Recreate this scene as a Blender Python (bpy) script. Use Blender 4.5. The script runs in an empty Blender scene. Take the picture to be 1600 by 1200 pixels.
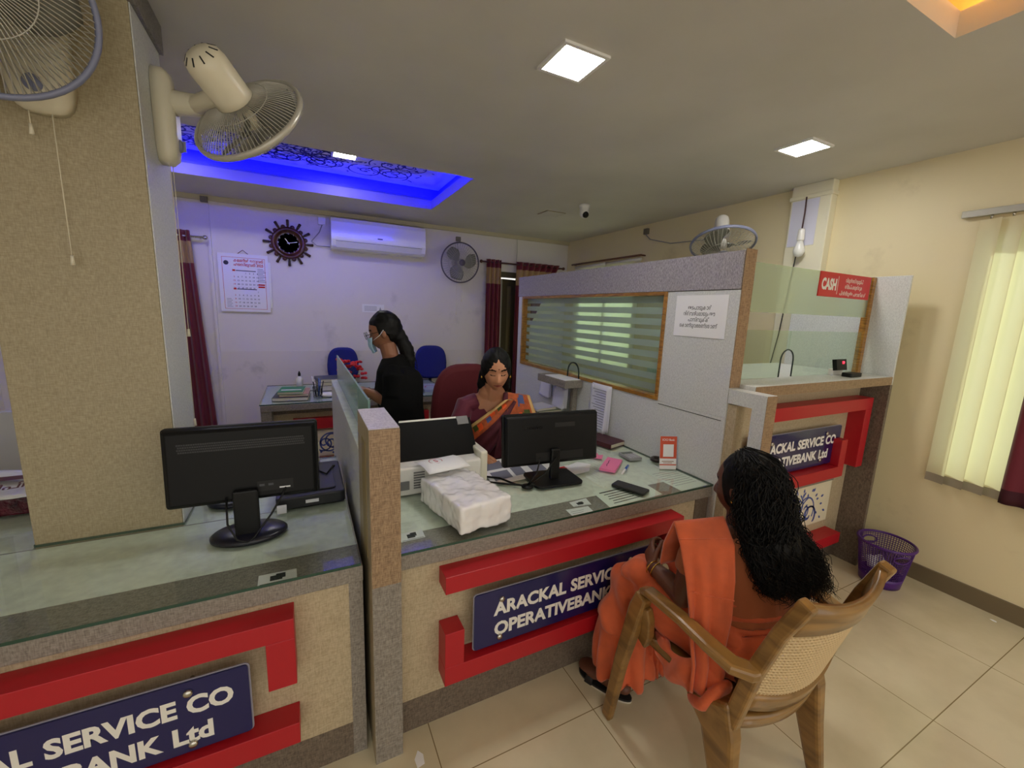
import bpy, bmesh, math, random
from mathutils import Vector, Matrix, noise
from math import sin, cos, pi, radians

scene = bpy.context.scene
COL = scene.collection

# ------------------------------------------------------------------ camera, world, exposure
cam_data = bpy.data.cameras.new('camera')
cam = bpy.data.objects.new('camera', cam_data)
COL.objects.link(cam)
cam_data.sensor_fit = 'HORIZONTAL'
cam_data.sensor_width = 36.0
cam_data.lens = 36.0 * 649.32 / 1600.0
cam_data.clip_start = 0.02
cam_data.clip_end = 100
yaw, pitch, roll = radians(26.8437), radians(-9.8215), radians(2.1122)
fw = Vector((sin(yaw) * cos(pitch), cos(yaw) * cos(pitch), sin(pitch)))
rt = Vector((cos(yaw), -sin(yaw), 0))
up = rt.cross(fw)
rt2 = rt * cos(roll) + up * sin(roll)
up2 = up * cos(roll) - rt * sin(roll)
cam.matrix_world = Matrix(((rt2.x, up2.x, -fw.x, 0), (rt2.y, up2.y, -fw.y, 0), (rt2.z, up2.z, -fw.z, 1.6), (0, 0, 0, 1)))
scene.camera = cam

world = bpy.data.worlds.new('daylight')
scene.world = world
world.use_nodes = True
world.node_tree.nodes['Background'].inputs[0].default_value = (1.0, 0.955, 0.86, 1)
world.node_tree.nodes['Background'].inputs[1].default_value = 0.55

sun_d = bpy.data.lights.new('sun', 'SUN'); sun_d.energy = 1.9; sun_d.angle = radians(3); sun_d.color = (1.0, .95, .86)
sun = bpy.data.objects.new('sun', sun_d); COL.objects.link(sun); sun.location = (8, 4, 6)
sun.rotation_euler = Vector((-.80, -.22, -.56)).to_track_quat('-Z', 'Y').to_euler()

scene.view_settings.view_transform = 'Standard'
scene.view_settings.look = 'None'
scene.view_settings.gamma = 1.0
scene.view_settings.use_curve_mapping = False
scene.view_settings.exposure = 1.25
PANEL = 30.0      # emission of the square ceiling lamps
BLUE = 32.0       # emission of the blue cove strips
AMBER = 9.0       # emission of the amber cove strips

# ------------------------------------------------------------------ materials
def lin(c):
    return tuple(((v / 255) / 12.92 if v / 255 <= .04045 else ((v / 255 + .055) / 1.055) ** 2.4) for v in c[:3]) + (1,)

MC = {}
def mat(name, c, rough=.5, metal=0.0, emit=None, estr=0.0, var=0.0, vscale=8.0, bump=0.0, bscale=60.0, coat=0.0, trans=0.0, spec=.5, sheen=0.0):
    if name in MC: return MC[name]
    m = bpy.data.materials.new(name); m.use_nodes = True
    nt = m.node_tree; b = nt.nodes['Principled BSDF']
    b.inputs['Base Color'].default_value = lin(c)
    b.inputs['Roughness'].default_value = rough
    b.inputs['Metallic'].default_value = metal
    b.inputs['Specular IOR Level'].default_value = spec
    if coat: b.inputs['Coat Weight'].default_value = coat
    if sheen: b.inputs['Sheen Weight'].default_value = sheen
    if emit:
        b.inputs['Emission Color'].default_value = lin(emit); b.inputs['Emission Strength'].default_value = estr
    tc = nt.nodes.new('ShaderNodeTexCoord')
    if var:
        n = nt.nodes.new('ShaderNodeTexNoise'); n.inputs['Scale'].default_value = vscale; n.inputs['Detail'].default_value = 5
        nt.links.new(tc.outputs['Object'], n.inputs['Vector'])
        r = nt.nodes.new('ShaderNodeValToRGB')
        d = [max(0, v * (1 - var)) for v in c]; u = [min(255, v * (1 + var)) for v in c]
        r.color_ramp.elements[0].position = .3; r.color_ramp.elements[0].color = lin(d)
        r.color_ramp.elements[1].position = .7; r.color_ramp.elements[1].color = lin(u)
        nt.links.new(n.outputs['Fac'], r.inputs['Fac']); nt.links.new(r.outputs['Color'], b.inputs['Base Color'])
    if bump:
        n = nt.nodes.new('ShaderNodeTexNoise'); n.inputs['Scale'].default_value = bscale; n.inputs['Detail'].default_value = 4
        nt.links.new(tc.outputs['Object'], n.inputs['Vector'])
        bp = nt.nodes.new('ShaderNodeBump'); bp.inputs['Strength'].default_value = bump; bp.inputs['Distance'].default_value = .01
        nt.links.new(n.outputs['Fac'], bp.inputs['Height']); nt.links.new(bp.outputs['Normal'], b.inputs['Normal'])
    MC[name] = m
    return m

def weave(name, dark, light, sa=(55, 130, 300), sb=(300, 130, 55), rough=.45, lo=.36, hi=.64):
    """woven-print laminate: two crossed streaky noises"""
    m = bpy.data.materials.new(name); m.use_nodes = True
    nt = m.node_tree; b = nt.nodes['Principled BSDF']; b.inputs['Roughness'].default_value = rough
    tc = nt.nodes.new('ShaderNodeTexCoord')
    outs = []
    for s in (sa, sb):
        mp = nt.nodes.new('ShaderNodeMapping'); mp.inputs['Scale'].default_value = s
        nt.links.new(tc.outputs['Object'], mp.inputs['Vector'])
        n = nt.nodes.new('ShaderNodeTexNoise'); n.inputs['Scale'].default_value = 1.0; n.inputs['Detail'].default_value = 3
        nt.links.new(mp.outputs['Vector'], n.inputs['Vector']); outs.append(n.outputs['Fac'])
    mx = nt.nodes.new('ShaderNodeMath'); mx.operation = 'ADD'
    nt.links.new(outs[0], mx.inputs[0]); nt.links.new(outs[1], mx.inputs[1])
    hf = nt.nodes.new('ShaderNodeMath'); hf.operation = 'MULTIPLY'; hf.inputs[1].default_value = .5
    nt.links.new(mx.outputs[0], hf.inputs[0])
    r = nt.nodes.new('ShaderNodeValToRGB')
    r.color_ramp.elements[0].position = lo; r.color_ramp.elements[0].color = lin(dark)
    r.color_ramp.elements[1].position = hi; r.color_ramp.elements[1].color = lin(light)
    nt.links.new(hf.outputs[0], r.inputs['Fac']); nt.links.new(r.outputs['Color'], b.inputs['Base Color'])
    MC[name] = m
    return m

def glass(name, tint, clear=.85, rough=.02, body=(220, 235, 225), fres=1.45):
    """pane: see-through share + milky share + mirror share that grows at grazing angles"""
    m = bpy.data.materials.new(name); m.use_nodes = True
    nt = m.node_tree; nt.nodes.clear()
    out = nt.nodes.new('ShaderNodeOutputMaterial')
    tr = nt.nodes.new('ShaderNodeBsdfTransparent'); tr.inputs[0].default_value = lin(tint)
    df = nt.nodes.new('ShaderNodeBsdfDiffuse'); df.inputs[0].default_value = lin(body)
    tl = nt.nodes.new('ShaderNodeBsdfTranslucent'); tl.inputs[0].default_value = lin(body)
    gl = nt.nodes.new('ShaderNodeBsdfGlossy'); gl.inputs['Roughness'].default_value = rough
    fr = nt.nodes.new('ShaderNodeFresnel'); fr.inputs[0].default_value = fres
    m0 = nt.nodes.new('ShaderNodeMixShader'); m0.inputs[0].default_value = .5
    nt.links.new(df.outputs[0], m0.inputs[1]); nt.links.new(tl.outputs[0], m0.inputs[2])
    m1 = nt.nodes.new('ShaderNodeMixShader'); m1.inputs[0].default_value = clear
    nt.links.new(m0.outputs[0], m1.inputs[1]); nt.links.new(tr.outputs[0], m1.inputs[2])
    m2 = nt.nodes.new('ShaderNodeMixShader')
    ge = nt.nodes.new('ShaderNodeNewGeometry'); iv = nt.nodes.new('ShaderNodeMath'); iv.operation = 'SUBTRACT'; iv.inputs[0].default_value = 1.0
    nt.links.new(ge.outputs['Backfacing'], iv.inputs[1]); ml = nt.nodes.new('ShaderNodeMath'); ml.operation = 'MULTIPLY'
    nt.links.new(iv.outputs[0], ml.inputs[0]); nt.links.new(fr.outputs[0], ml.inputs[1])   # only the outer face mirrors
    nt.links.new(ml.outputs[0], m2.inputs[0]); nt.links.new(m1.outputs[0], m2.inputs[1]); nt.links.new(gl.outputs[0], m2.inputs[2])
    nt.links.new(m2.outputs[0], out.inputs[0])
    MC[name] = m
    return m

def cloth_translucent(name, c, share=.5):
    m = bpy.data.materials.new(name); m.use_nodes = True
    nt = m.node_tree; nt.nodes.clear()
    out = nt.nodes.new('ShaderNodeOutputMaterial')
    df = nt.nodes.new('ShaderNodeBsdfDiffuse'); df.inputs[0].default_value = lin(c)
    tl = nt.nodes.new('ShaderNodeBsdfTranslucent'); tl.inputs[0].default_value = lin(c)
    mx = nt.nodes.new('ShaderNodeMixShader'); mx.inputs[0].default_value = share
    nt.links.new(df.outputs[0], mx.inputs[1]); nt.links.new(tl.outputs[0], mx.inputs[2]); nt.links.new(mx.outputs[0], out.inputs[0])
    MC[name] = m
    return m

def lamp_mat(name, c, s):
    m = bpy.data.materials.new(name); m.use_nodes = True
    nt = m.node_tree; nt.nodes.clear()
    out = nt.nodes.new('ShaderNodeOutputMaterial'); e = nt.nodes.new('ShaderNodeEmission')
    e.inputs[0].default_value = tuple(c) + (1,); e.inputs[1].default_value = s
    nt.links.new(e.outputs[0], out.inputs[0]); MC[name] = m
    return m

def wood(name, dark, light, rough=.3, scale=(6, 6, 6), rings=3.0, coat=.3):
    m = bpy.data.materials.new(name); m.use_nodes = True
    nt = m.node_tree; b = nt.nodes['Principled BSDF']; b.inputs['Roughness'].default_value = rough; b.inputs['Coat Weight'].default_value = coat
    tc = nt.nodes.new('ShaderNodeTexCoord'); mp = nt.nodes.new('ShaderNodeMapping'); mp.inputs['Scale'].default_value = scale
    nt.links.new(tc.outputs['Object'], mp.inputs['Vector'])
    w = nt.nodes.new('ShaderNodeTexNoise'); w.inputs['Scale'].default_value = rings; w.inputs['Detail'].default_value = 3; w.inputs['Distortion'].default_value = 1.2
    nt.links.new(mp.outputs['Vector'], w.inputs['Vector'])
    r = nt.nodes.new('ShaderNodeValToRGB')
    r.color_ramp.elements[0].position = .35; r.color_ramp.elements[0].color = lin(dark)
    r.color_ramp.elements[1].position = .65; r.color_ramp.elements[1].color = lin(light)
    nt.links.new(w.outputs['Fac'], r.inputs['Fac']); nt.links.new(r.outputs['Color'], b.inputs['Base Color'])
    MC[name] = m
    return m

def tile_floor():
    m = bpy.data.materials.new('floor_tiles'); m.use_nodes = True
    nt = m.node_tree; b = nt.nodes['Principled BSDF']; b.inputs['Roughness'].default_value = .13; b.inputs['Specular IOR Level'].default_value = .5
    tc = nt.nodes.new('ShaderNodeTexCoord'); mp = nt.nodes.new('ShaderNodeMapping'); mp.inputs['Location'].default_value = FLOOR_OFF
    nt.links.new(tc.outputs['Object'], mp.inputs['Vector'])
    br = nt.nodes.new('ShaderNodeTexBrick'); br.offset = 0.0; br.squash = 1.0
    br.inputs['Scale'].default_value = 1.0; br.inputs['Brick Width'].default_value = TILE; br.inputs['Row Height'].default_value = TILE
    br.inputs['Mortar Size'].default_value = .0018; br.inputs['Mortar Smooth'].default_value = .0
    br.inputs['Color1'].default_value = lin((222, 211, 180)); br.inputs['Color2'].default_value = lin((217, 206, 175)); br.inputs['Mortar'].default_value = lin((140, 122, 88))
    nt.links.new(mp.outputs['Vector'], br.inputs['Vector'])
    n = nt.nodes.new('ShaderNodeTexNoise'); n.inputs['Scale'].default_value = 2.2; n.inputs['Detail'].default_value = 6
    nt.links.new(tc.outputs['Object'], n.inputs['Vector'])
    r = nt.nodes.new('ShaderNodeValToRGB'); r.color_ramp.elements[0].position = .35; r.color_ramp.elements[0].color = (.80, .78, .74, 1); r.color_ramp.elements[1].position = .6; r.color_ramp.elements[1].color = (1, 1, 1, 1)
    nt.links.new(n.outputs['Fac'], r.inputs['Fac'])
    mx = nt.nodes.new('ShaderNodeMixRGB'); mx.blend_type = 'MULTIPLY'; mx.inputs[0].default_value = 1
    nt.links.new(br.outputs['Color'], mx.inputs[1]); nt.links.new(r.outputs['Color'], mx.inputs[2]); nt.links.new(mx.outputs['Color'], b.inputs['Base Color'])
    return m

def wall_paint(name, c, stain=(150, 140, 120), amount=.5, zfade=None):
    """painted plaster; scuffs are blotches of dirt with a shape of their own"""
    m = bpy.data.materials.new(name); m.use_nodes = True
    nt = m.node_tree; b = nt.nodes['Principled BSDF']; b.inputs['Roughness'].default_value = .55
    tc = nt.nodes.new('ShaderNodeTexCoord')
    n = nt.nodes.new('ShaderNodeTexNoise'); n.inputs['Scale'].default_value = 1.7; n.inputs['Detail'].default_value = 9; n.inputs['Roughness'].default_value = .62
    nt.links.new(tc.outputs['Object'], n.inputs['Vector'])
    r = nt.nodes.new('ShaderNodeValToRGB'); r.color_ramp.elements[0].position = .60; r.color_ramp.elements[0].color = (0, 0, 0, 1); r.color_ramp.elements[1].position = .78; r.color_ramp.elements[1].color = (amount,) * 3 + (1,)
    nt.links.new(n.outputs['Fac'], r.inputs['Fac'])
    mx = nt.nodes.new('ShaderNodeMixRGB'); mx.inputs[1].default_value = lin(c); mx.inputs[2].default_value = lin(stain)
    nt.links.new(r.outputs['Color'], mx.inputs[0]); nt.links.new(mx.outputs['Color'], b.inputs['Base Color'])
    n2 = nt.nodes.new('ShaderNodeTexNoise'); n2.inputs['Scale'].default_value = 25
    nt.links.new(tc.outputs['Object'], n2.inputs['Vector'])
    bp = nt.nodes.new('ShaderNodeBump'); bp.inputs['Strength'].default_value = .08; bp.inputs['Distance'].default_value = .01
    nt.links.new(n2.outputs['Fac'], bp.inputs['Height']); nt.links.new(bp.outputs['Normal'], b.inputs['Normal'])
    MC[name] = m
    return m

# ------------------------------------------------------------------ mesh builder
class MB:
    def __init__(s, M=None):
        s.v = []; s.f = []; s.mi = []; s.sm = []; s.m = 0; s.M = M; s.smooth = False
    def add(s, vs, fs, smooth=None):
        o = len(s.v)
        for p in vs:
            p = Vector(p)
            s.v.append(s.M @ p if s.M else p)
        for f in fs:
            s.f.append([o + i for i in f]); s.mi.append(s.m); s.sm.append(s.smooth if smooth is None else smooth)
        return s
    def box(s, x0, x1, y0, y1, z0, z1):
        x0, x1 = min(x0, x1), max(x0, x1); y0, y1 = min(y0, y1), max(y0, y1); z0, z1 = min(z0, z1), max(z0, z1)
        vs = [(x, y, z) for z in (z0, z1) for x, y in ((x0, y0), (x1, y0), (x1, y1), (x0, y1))]
        return s.add(vs, [(3, 2, 1, 0), (4, 5, 6, 7), (0, 1, 5, 4), (1, 2, 6, 5), (2, 3, 7, 6), (3, 0, 4, 7)], False)
    def obox(s, c, ax, ay, az, hx, hy, hz):
        """oriented box: centre, three axes, half sizes"""
        c = Vector(c); ax = Vector(ax).normalized() * hx; ay = Vector(ay).normalized() * hy; az = Vector(az).normalized() * hz
        vs = [c + ax * i + ay * j + az * k for k in (-1, 1) for i, j in ((-1, -1), (1, -1), (1, 1), (-1, 1))]
        return s.add(vs, [(3, 2, 1, 0), (4, 5, 6, 7), (0, 1, 5, 4), (1, 2, 6, 5), (2, 3, 7, 6), (3, 0, 4, 7)], False)
    def loft(s, rings, cap=True, closed=True, smooth=True):
        n = len(rings[0]); vs = [p for r in rings for p in r]; fs = []
        for i in range(len(rings) - 1):
            for j in range(n if closed else n - 1):
                a = i * n + j; b = i * n + (j + 1) % n
                fs.append((a, b, b + n, a + n))
        s.add(vs, fs, smooth)
        if cap and closed:
            k = len(s.v) - len(vs)
            s.f.append([k + j for j in reversed(range(n))]); s.mi.append(s.m); s.sm.append(False)
            s.f.append([k + (len(rings) - 1) * n + j for j in range(n)]); s.mi.append(s.m); s.sm.append(False)
        return s
    def tube(s, pts, r, n=8, side=None, r2=None, cap=True, round_ends=False):
        """swept tube; r, r2 single or per point (half width along side / across it)"""
        pts = [Vector(p) for p in pts]; k = len(pts)
        R = list(r) if hasattr(r, '__len__') else [r] * k
        R2 = R if r2 is None else (list(r2) if hasattr(r2, '__len__') else [r2] * k)
        if round_ends and k > 1:
            a = (pts[0] - pts[1]).normalized(); b = (pts[-1] - pts[-2]).normalized()
            P = []; A = []; B = []
            for t in (1.0, .92, .7, .38): P.append(pts[0] + a * R[0] * t * .98); q = math.sqrt(max(.0005, 1 - t * t)); A.append(R[0] * q); B.append(R2[0] * q)
            P += pts; A += R; B += R2
            for t in (.38, .7, .92, 1.0): P.append(pts[-1] + b * R[-1] * t * .98); q = math.sqrt(max(.0005, 1 - t * t)); A.append(R[-1] * q); B.append(R2[-1] * q)
            pts, R, R2 = P, A, B; k = len(pts)
        rings = []; prev = None
        for i in range(k):
            t = (pts[min(i + 1, k - 1)] - pts[max(i - 1, 0)])
            if t.length < 1e-9: t = Vector((0, 0, 1))
            t.normalize()
            u = Vector(side) if side is not None else (prev if prev is not None else (Vector((1, 0, 0)) if abs(t.x) < .8 else Vector((0, 1, 0))))
            u = (u - t * u.dot(t))
            if u.length < 1e-6: u = t.orthogonal()
            u.normalize(); prev = u
            w = t.cross(u)
            rings.append([pts[i] + u * cos(2 * pi * j / n) * R[i] + w * sin(2 * pi * j / n) * R2[i] for j in range(n)])
        return s.loft(rings, cap)
    def cyl(s, a, b, r, n=20, r1=None):
        return s.tube([a, b], [r, r if r1 is None else r1], n)
    def sphere(s, c, r, n=16, m=10):
        c = Vector(c); rr = Vector(r) if hasattr(r, '__len__') else Vector((r, r, r))
        rings = [[c + Vector((rr.x * sin(t) * cos(2 * pi * j / n), rr.y * sin(t) * sin(2 * pi * j / n), -rr.z * cos(t))) for j in range(n)]
                 for t in [max(.02, min(pi - .02, pi * i / m)) for i in range(m + 1)]]
        return s.loft(rings, True)
    def lathe(s, prof, c=(0, 0, 0), n=28, axis=(0, 0, 1), cap=True):
        c = Vector(c); z = Vector(axis).normalized(); x = z.orthogonal().normalized(); y = z.cross(x)
        return s.loft([[c + z * h + (x * cos(2 * pi * j / n) + y * sin(2 * pi * j / n)) * max(r, .0004) for j in range(n)] for r, h in prof], cap)
    def torus(s, c, axis, R, r, n=40, m=8, flat=1.0):
        c = Vector(c); z = Vector(axis).normalized(); x = z.orthogonal().normalized(); y = z.cross(x)
        vs = []; fs = []
        for i in range(n):
            a = 2 * pi * i / n; d = x * cos(a) + y * sin(a)
            for j in range(m):
                b = 2 * pi * j / m
                vs.append(c + d * (R + r * cos(b)) + z * r * flat * sin(b))
        for i in range(n):
            for j in range(m):
                fs.append((i * m + j, ((i + 1) % n) * m + j, ((i + 1) % n) * m + (j + 1) % m, i * m + (j + 1) % m))
        return s.add(vs, fs, True)
    def prism(s, poly, d):
        """flat polygon (3-D points) pushed along vector d"""
        d = Vector(d); p = [Vector(q) for q in poly]; n = len(p)
        vs = p + [q + d for q in p]
        return s.add(vs, [list(range(n - 1, -1, -1)), list(range(n, 2 * n))] + [(i, (i + 1) % n, n + (i + 1) % n, n + i) for i in range(n)], False)
    def rbox(s, o, U, V, N, w, h, d, r=.01, k=5):
        """rounded-corner slab: origin at lower left, axes U V, thickness d along N"""
        o, U, V, N = Vector(o), Vector(U).normalized(), Vector(V).normalized(), Vector(N).normalized()
        P = []
        for cx, cy, a0 in ((w - r, r, -pi / 2), (w - r, h - r, 0), (r, h - r, pi / 2), (r, r, pi)):
            for i in range(k + 1):
                a = a0 + pi / 2 * i / k; P.append(o + U * (cx + r * cos(a)) + V * (cy + r * sin(a)))
        return s.prism(P, N * d)
    def ribbon(s, pts, w, N, lift=.0006):
        """flat painted stroke"""
        N = Vector(N).normalized(); pts = [Vector(p) + N * lift for p in pts]; k = len(pts); L = []; Rr = []
        for i in range(k):
            t = (pts[min(i + 1, k - 1)] - pts[max(i - 1, 0)])
            if t.length < 1e-9: t = N.orthogonal()
            t.normalize(); sd = N.cross(t); ww = w[i] if hasattr(w, '__len__') else w
            L.append(pts[i] + sd * ww / 2); Rr.append(pts[i] - sd * ww / 2)
        return s.add(L + Rr, [(i, k + i, k + i + 1, i + 1) for i in range(k - 1)], False)
    def sheet(s, fn, nu, nv):
        """grid surface from fn(u, v)"""
        return s.add([fn(i / nu, j / nv) for i in range(nu + 1) for j in range(nv + 1)],
                     [(i * (nv + 1) + j, (i + 1) * (nv + 1) + j, (i + 1) * (nv + 1) + j + 1, i * (nv + 1) + j + 1) for i in range(nu) for j in range(nv)], True)
    def build(s, name, mats, parent=None, bevel=0.0, solid=0.0, label=None, subd=0, kind=None, wire=0.0, origin=None, fixn=False):
        me = bpy.data.meshes.new(name)
        off = Vector((0, 0, 0))
        pr = parent
        while pr is not None:
            off = off + pr.location; pr = pr.parent
        if origin is not None: off = off + (Vector(origin) - off)
        me.from_pydata([tuple(p - off) for p in s.v], [], s.f)
        mats = mats if isinstance(mats, (list, tuple)) else [mats]
        for m in mats: me.materials.append(m)
        me.polygons.foreach_set('material_index', s.mi); me.polygons.foreach_set('use_smooth', s.sm)
        me.update()
        if fixn:
            b = bmesh.new(); b.from_mesh(me); bmesh.ops.recalc_face_normals(b, faces=b.faces); b.to_mesh(me); b.free()
        o = bpy.data.objects.new(name, me); COL.objects.link(o)
        if parent is not None: o.parent = parent
        if origin is not None:
            par = Vector((0, 0, 0)); pr = parent
            while pr is not None: par = par + pr.location; pr = pr.parent
            o.location = Vector(origin) - par
        if wire:
            w = o.modifiers.new('lattice', 'WIREFRAME'); w.thickness = wire; w.use_replace = True
        if solid:
            w = o.modifiers.new('thickness', 'SOLIDIFY'); w.thickness = solid; w.offset = 0
        if bevel:
            w = o.modifiers.new('bevel', 'BEVEL'); w.width = bevel; w.segments = 2; w.limit_method = 'ANGLE'; w.angle_limit = radians(40)
        if subd:
            w = o.modifiers.new('subd', 'SUBSURF'); w.levels = subd; w.render_levels = subd
        if label: o['label'] = label
        if kind: o['kind'] = kind
        return o

def thing(name, label, cat, loc=(0, 0, 0), group=None):
    o = bpy.data.objects.new(name, None); COL.objects.link(o); o.location = loc
    o.empty_display_size = .05
    o['label'] = label; o['category'] = cat
    if group: o['group'] = group
    return o

def solo(mb, name, mats, label, cat, origin, group=None, **k):
    o = mb.build(name, mats, None, origin=origin, **k)
    o['label'] = label; o['category'] = cat
    if group: o['group'] = group
    return o

def struct(mb, name, mats, parent=None, **k):
    o = mb.build(name, mats, parent, **k)
    if parent is None: o['kind'] = 'structure'
    return o

TXT = {}
def text_mesh(s, bold=0.0):
    k = (s, bold)
    if k not in TXT:
        cu = bpy.data.curves.new('lettering', 'FONT'); cu.body = s; cu.size = 1.0; cu.offset = bold; cu.resolution_u = 3
        ob = bpy.data.objects.new('lettering', cu); COL.objects.link(ob)
        dg = bpy.context.evaluated_depsgraph_get(); dg.update()
        me = bpy.data.meshes.new_from_object(ob.evaluated_get(dg))
        vs = [v.co.copy() for v in me.vertices]; fs = [list(p.vertices) for p in me.polygons]
        bpy.data.objects.remove(ob); bpy.data.curves.remove(cu); bpy.data.meshes.remove(me)
        TXT[k] = (vs, fs)
    return TXT[k]

def write(mb, s, o, U, V, h=None, w=None, bold=0.0, align='L', depth=.0):
    """letters as flat mesh; h = capital height, w = fitted width"""
    vs, fs = text_mesh(s, bold)
    if not vs: return
    U, V = Vector(U).normalized(), Vector(V).normalized(); N = U.cross(V); o = Vector(o)
    x0 = min(v.x for v in vs); x1 = max(v.x for v in vs)
    sy = (h / .73) if h else w / (x1 - x0); sx = (w / (x1 - x0)) if w else sy
    dx = {'L': 0, 'C': -(x1 - x0) / 2, 'R': -(x1 - x0)}[align]
    mb.add([o + U * (v.x - x0 + dx) * sx + V * v.y * sy + N * depth for v in vs], fs, False)

def evaluated(ob):
    dg = bpy.context.evaluated_depsgraph_get(); dg.update()
    return bpy.data.meshes.new_from_object(ob.evaluated_get(dg))

def blob(mb, name, mats, parent, voxel=.006, smooth=3, shape=None, paint=None, factor=.5, label=None):
    """fuse overlapping closed pieces into ONE continuous skin"""
    me = bpy.data.meshes.new(name)
    me.from_pydata([tuple(p) for p in mb.v], [], mb.f)
    t = bpy.data.objects.new(name, me); COL.objects.link(t)
    r = t.modifiers.new('fuse', 'REMESH'); r.mode = 'VOXEL'; r.voxel_size = voxel; r.use_smooth_shade = True
    if smooth:
        q = t.modifiers.new('soften', 'SMOOTH'); q.iterations = smooth; q.factor = factor
    me2 = evaluated(t)
    bpy.data.objects.remove(t); bpy.data.meshes.remove(me)
    off = Vector((0, 0, 0)); pr = parent
    while pr is not None: off = off + pr.location; pr = pr.parent
    if shape:
        new = [shape(v.co.copy(), v.normal.copy()) for v in me2.vertices]
        for v, c in zip(me2.vertices, new): v.co = c
    mats = mats if isinstance(mats, (list, tuple)) else [mats]
    me2.materials.clear()
    for m in mats: me2.materials.append(m)
    if paint:
        for p in me2.polygons: p.material_index = paint(p.center, p.normal)
    for v in me2.vertices: v.co = v.co - off
    me2.polygons.foreach_set('use_smooth', [True] * len(me2.polygons))
    me2.update(); me2.name = name
    o = bpy.data.objects.new(name, me2); COL.objects.link(o); o.parent = parent
    if label: o['label'] = label
    return o

def sstep(a, b, x):
    t = max(0.0, min(1.0, (x - a) / (b - a))); return t * t * (3 - 2 * t)
X, Y, Z = Vector((1, 0, 0)), Vector((0, 1, 0)), Vector((0, 0, 1))
# ------------------------------------------------------------------ shared materials
FLOOR_OFF = (-.372, -1.13, 0); TILE = .63
CEIL = 2.61
cream_w = weave('cream_weave', (168, 150, 120), (196, 180, 150))
column_w = weave('column_weave', (150, 137, 107), (178, 165, 135))
grey_w = weave('grey_weave', (112, 104, 96), (158, 150, 140))
dark_w = weave('dark_weave', (84, 72, 62), (128, 114, 100))
silver_w = weave('silver_weave', (190, 192, 190), (222, 224, 222), sa=(90, 200, 420), sb=(420, 200, 90))
band_w = weave('band_weave', (112, 106, 112), (186, 180, 184), sa=(70, 200, 480), sb=(480, 200, 70), lo=.36, hi=.64)
brown_w = weave('brown_weave', (122, 96, 72), (172, 144, 112), sa=(34, 60, 330), sb=(260, 90, 60))
lilac_w = weave('lilac_weave', (186, 178, 196), (222, 216, 228), sa=(60, 200, 200), sb=(200, 60, 200))
pale_lam = mat('pale_laminate', (230, 233, 222), .4, var=.05, vscale=30)
red_lam = mat('red_laminate', (178, 20, 34), .42)
navy = mat('navy_acrylic', (22, 22, 84), .22, coat=.3)
white_ink = mat('white_ink', (236, 232, 224), .5)
chrome = mat('chrome', (200, 196, 186), .25, 1.0)
counter_glass = glass('counter_glass', (251, 254, 252), .965, .01, (206, 226, 216), 1.5)
glass_edge = mat('glass_edge_green', (26, 66, 52), .15, spec=.8)
white_plastic = mat('white_plastic', (232, 230, 226), .3)
ivory_plastic = mat('ivory_plastic', (222, 214, 190), .32)
grey_plastic = mat('grey_plastic', (120, 120, 122), .4)
black_plastic = mat('black_plastic', (16, 16, 17), .42, spec=.3)
black_matt = mat('black_matt', (26, 25, 25), .6)
dark_blue_plastic = mat('dark_blue_plastic', (24, 26, 50), .35)
paper_w = mat('paper', (238, 238, 240), .7)
ink = mat('ink', (28, 28, 32), .7)
red_ink = mat('red_ink', (196, 30, 36), .6)
teak = wood('teak_frame', (126, 84, 30), (178, 126, 52), .35, (4, 4, 30))
wall_back_m = wall_paint('wall_back_paint', (226, 220, 218), (150, 145, 140), .55)
wall_right_m = wall_paint('wall_right_paint', (232, 218, 178), (168, 146, 104), .5)
ceil_m = mat('ceiling_paint', (206, 202, 192), .7, var=.03, vscale=1.5)
frost = glass('frosted_film', (206, 218, 212), .34, .12, (204, 216, 208))
clear_pane = glass('clear_pane', (232, 244, 236), .95, .01)
green_pane = glass('green_tinted_pane', (242, 249, 236), .62, .03, (216, 224, 202))
blue_stroke = mat('blue_stroke', (80, 94, 166), .5)
dark_stroke = mat('dark_blue_stroke', (24, 30, 110), .5)
lamp_white = lamp_mat('lamp_white', (1.0, .98, .94), PANEL)
led_blue = lamp_mat('led_blue', (.004, .006, 1.0), BLUE)
led_amber = lamp_mat('led_amber', (1.0, .50, .10), AMBER)

# ------------------------------------------------------------------ the room
XL, XR, YB, YF = -2.4, 3.463, 5.22, -2.6
mb = MB(); mb.box(XL - .15, XR + .15, YF, YB + .15, -.1, 0)
struct(mb, 'floor', tile_floor())

def tray_shell(x0, x1, y0, y1, lip, top, g):
    """recessed cove: lip ring, wider recess above it, top panel"""
    a = MB()
    L = CEIL + lip
    for bx in ((x0 - g - .03, x0 - g, y0 - g - .03, y1 + g + .03), (x1 + g, x1 + g + .03, y0 - g - .03, y1 + g + .03), (x0 - g, x1 + g, y0 - g - .03, y0 - g), (x0 - g, x1 + g, y1 + g, y1 + g + .03)):
        a.box(bx[0], bx[1], bx[2], bx[3], L - .01, top)
    return a

T1 = (-1.7, 1.243, 3.24, 4.443); T2 = (.75, 2.11, -.7, .80)
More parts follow.
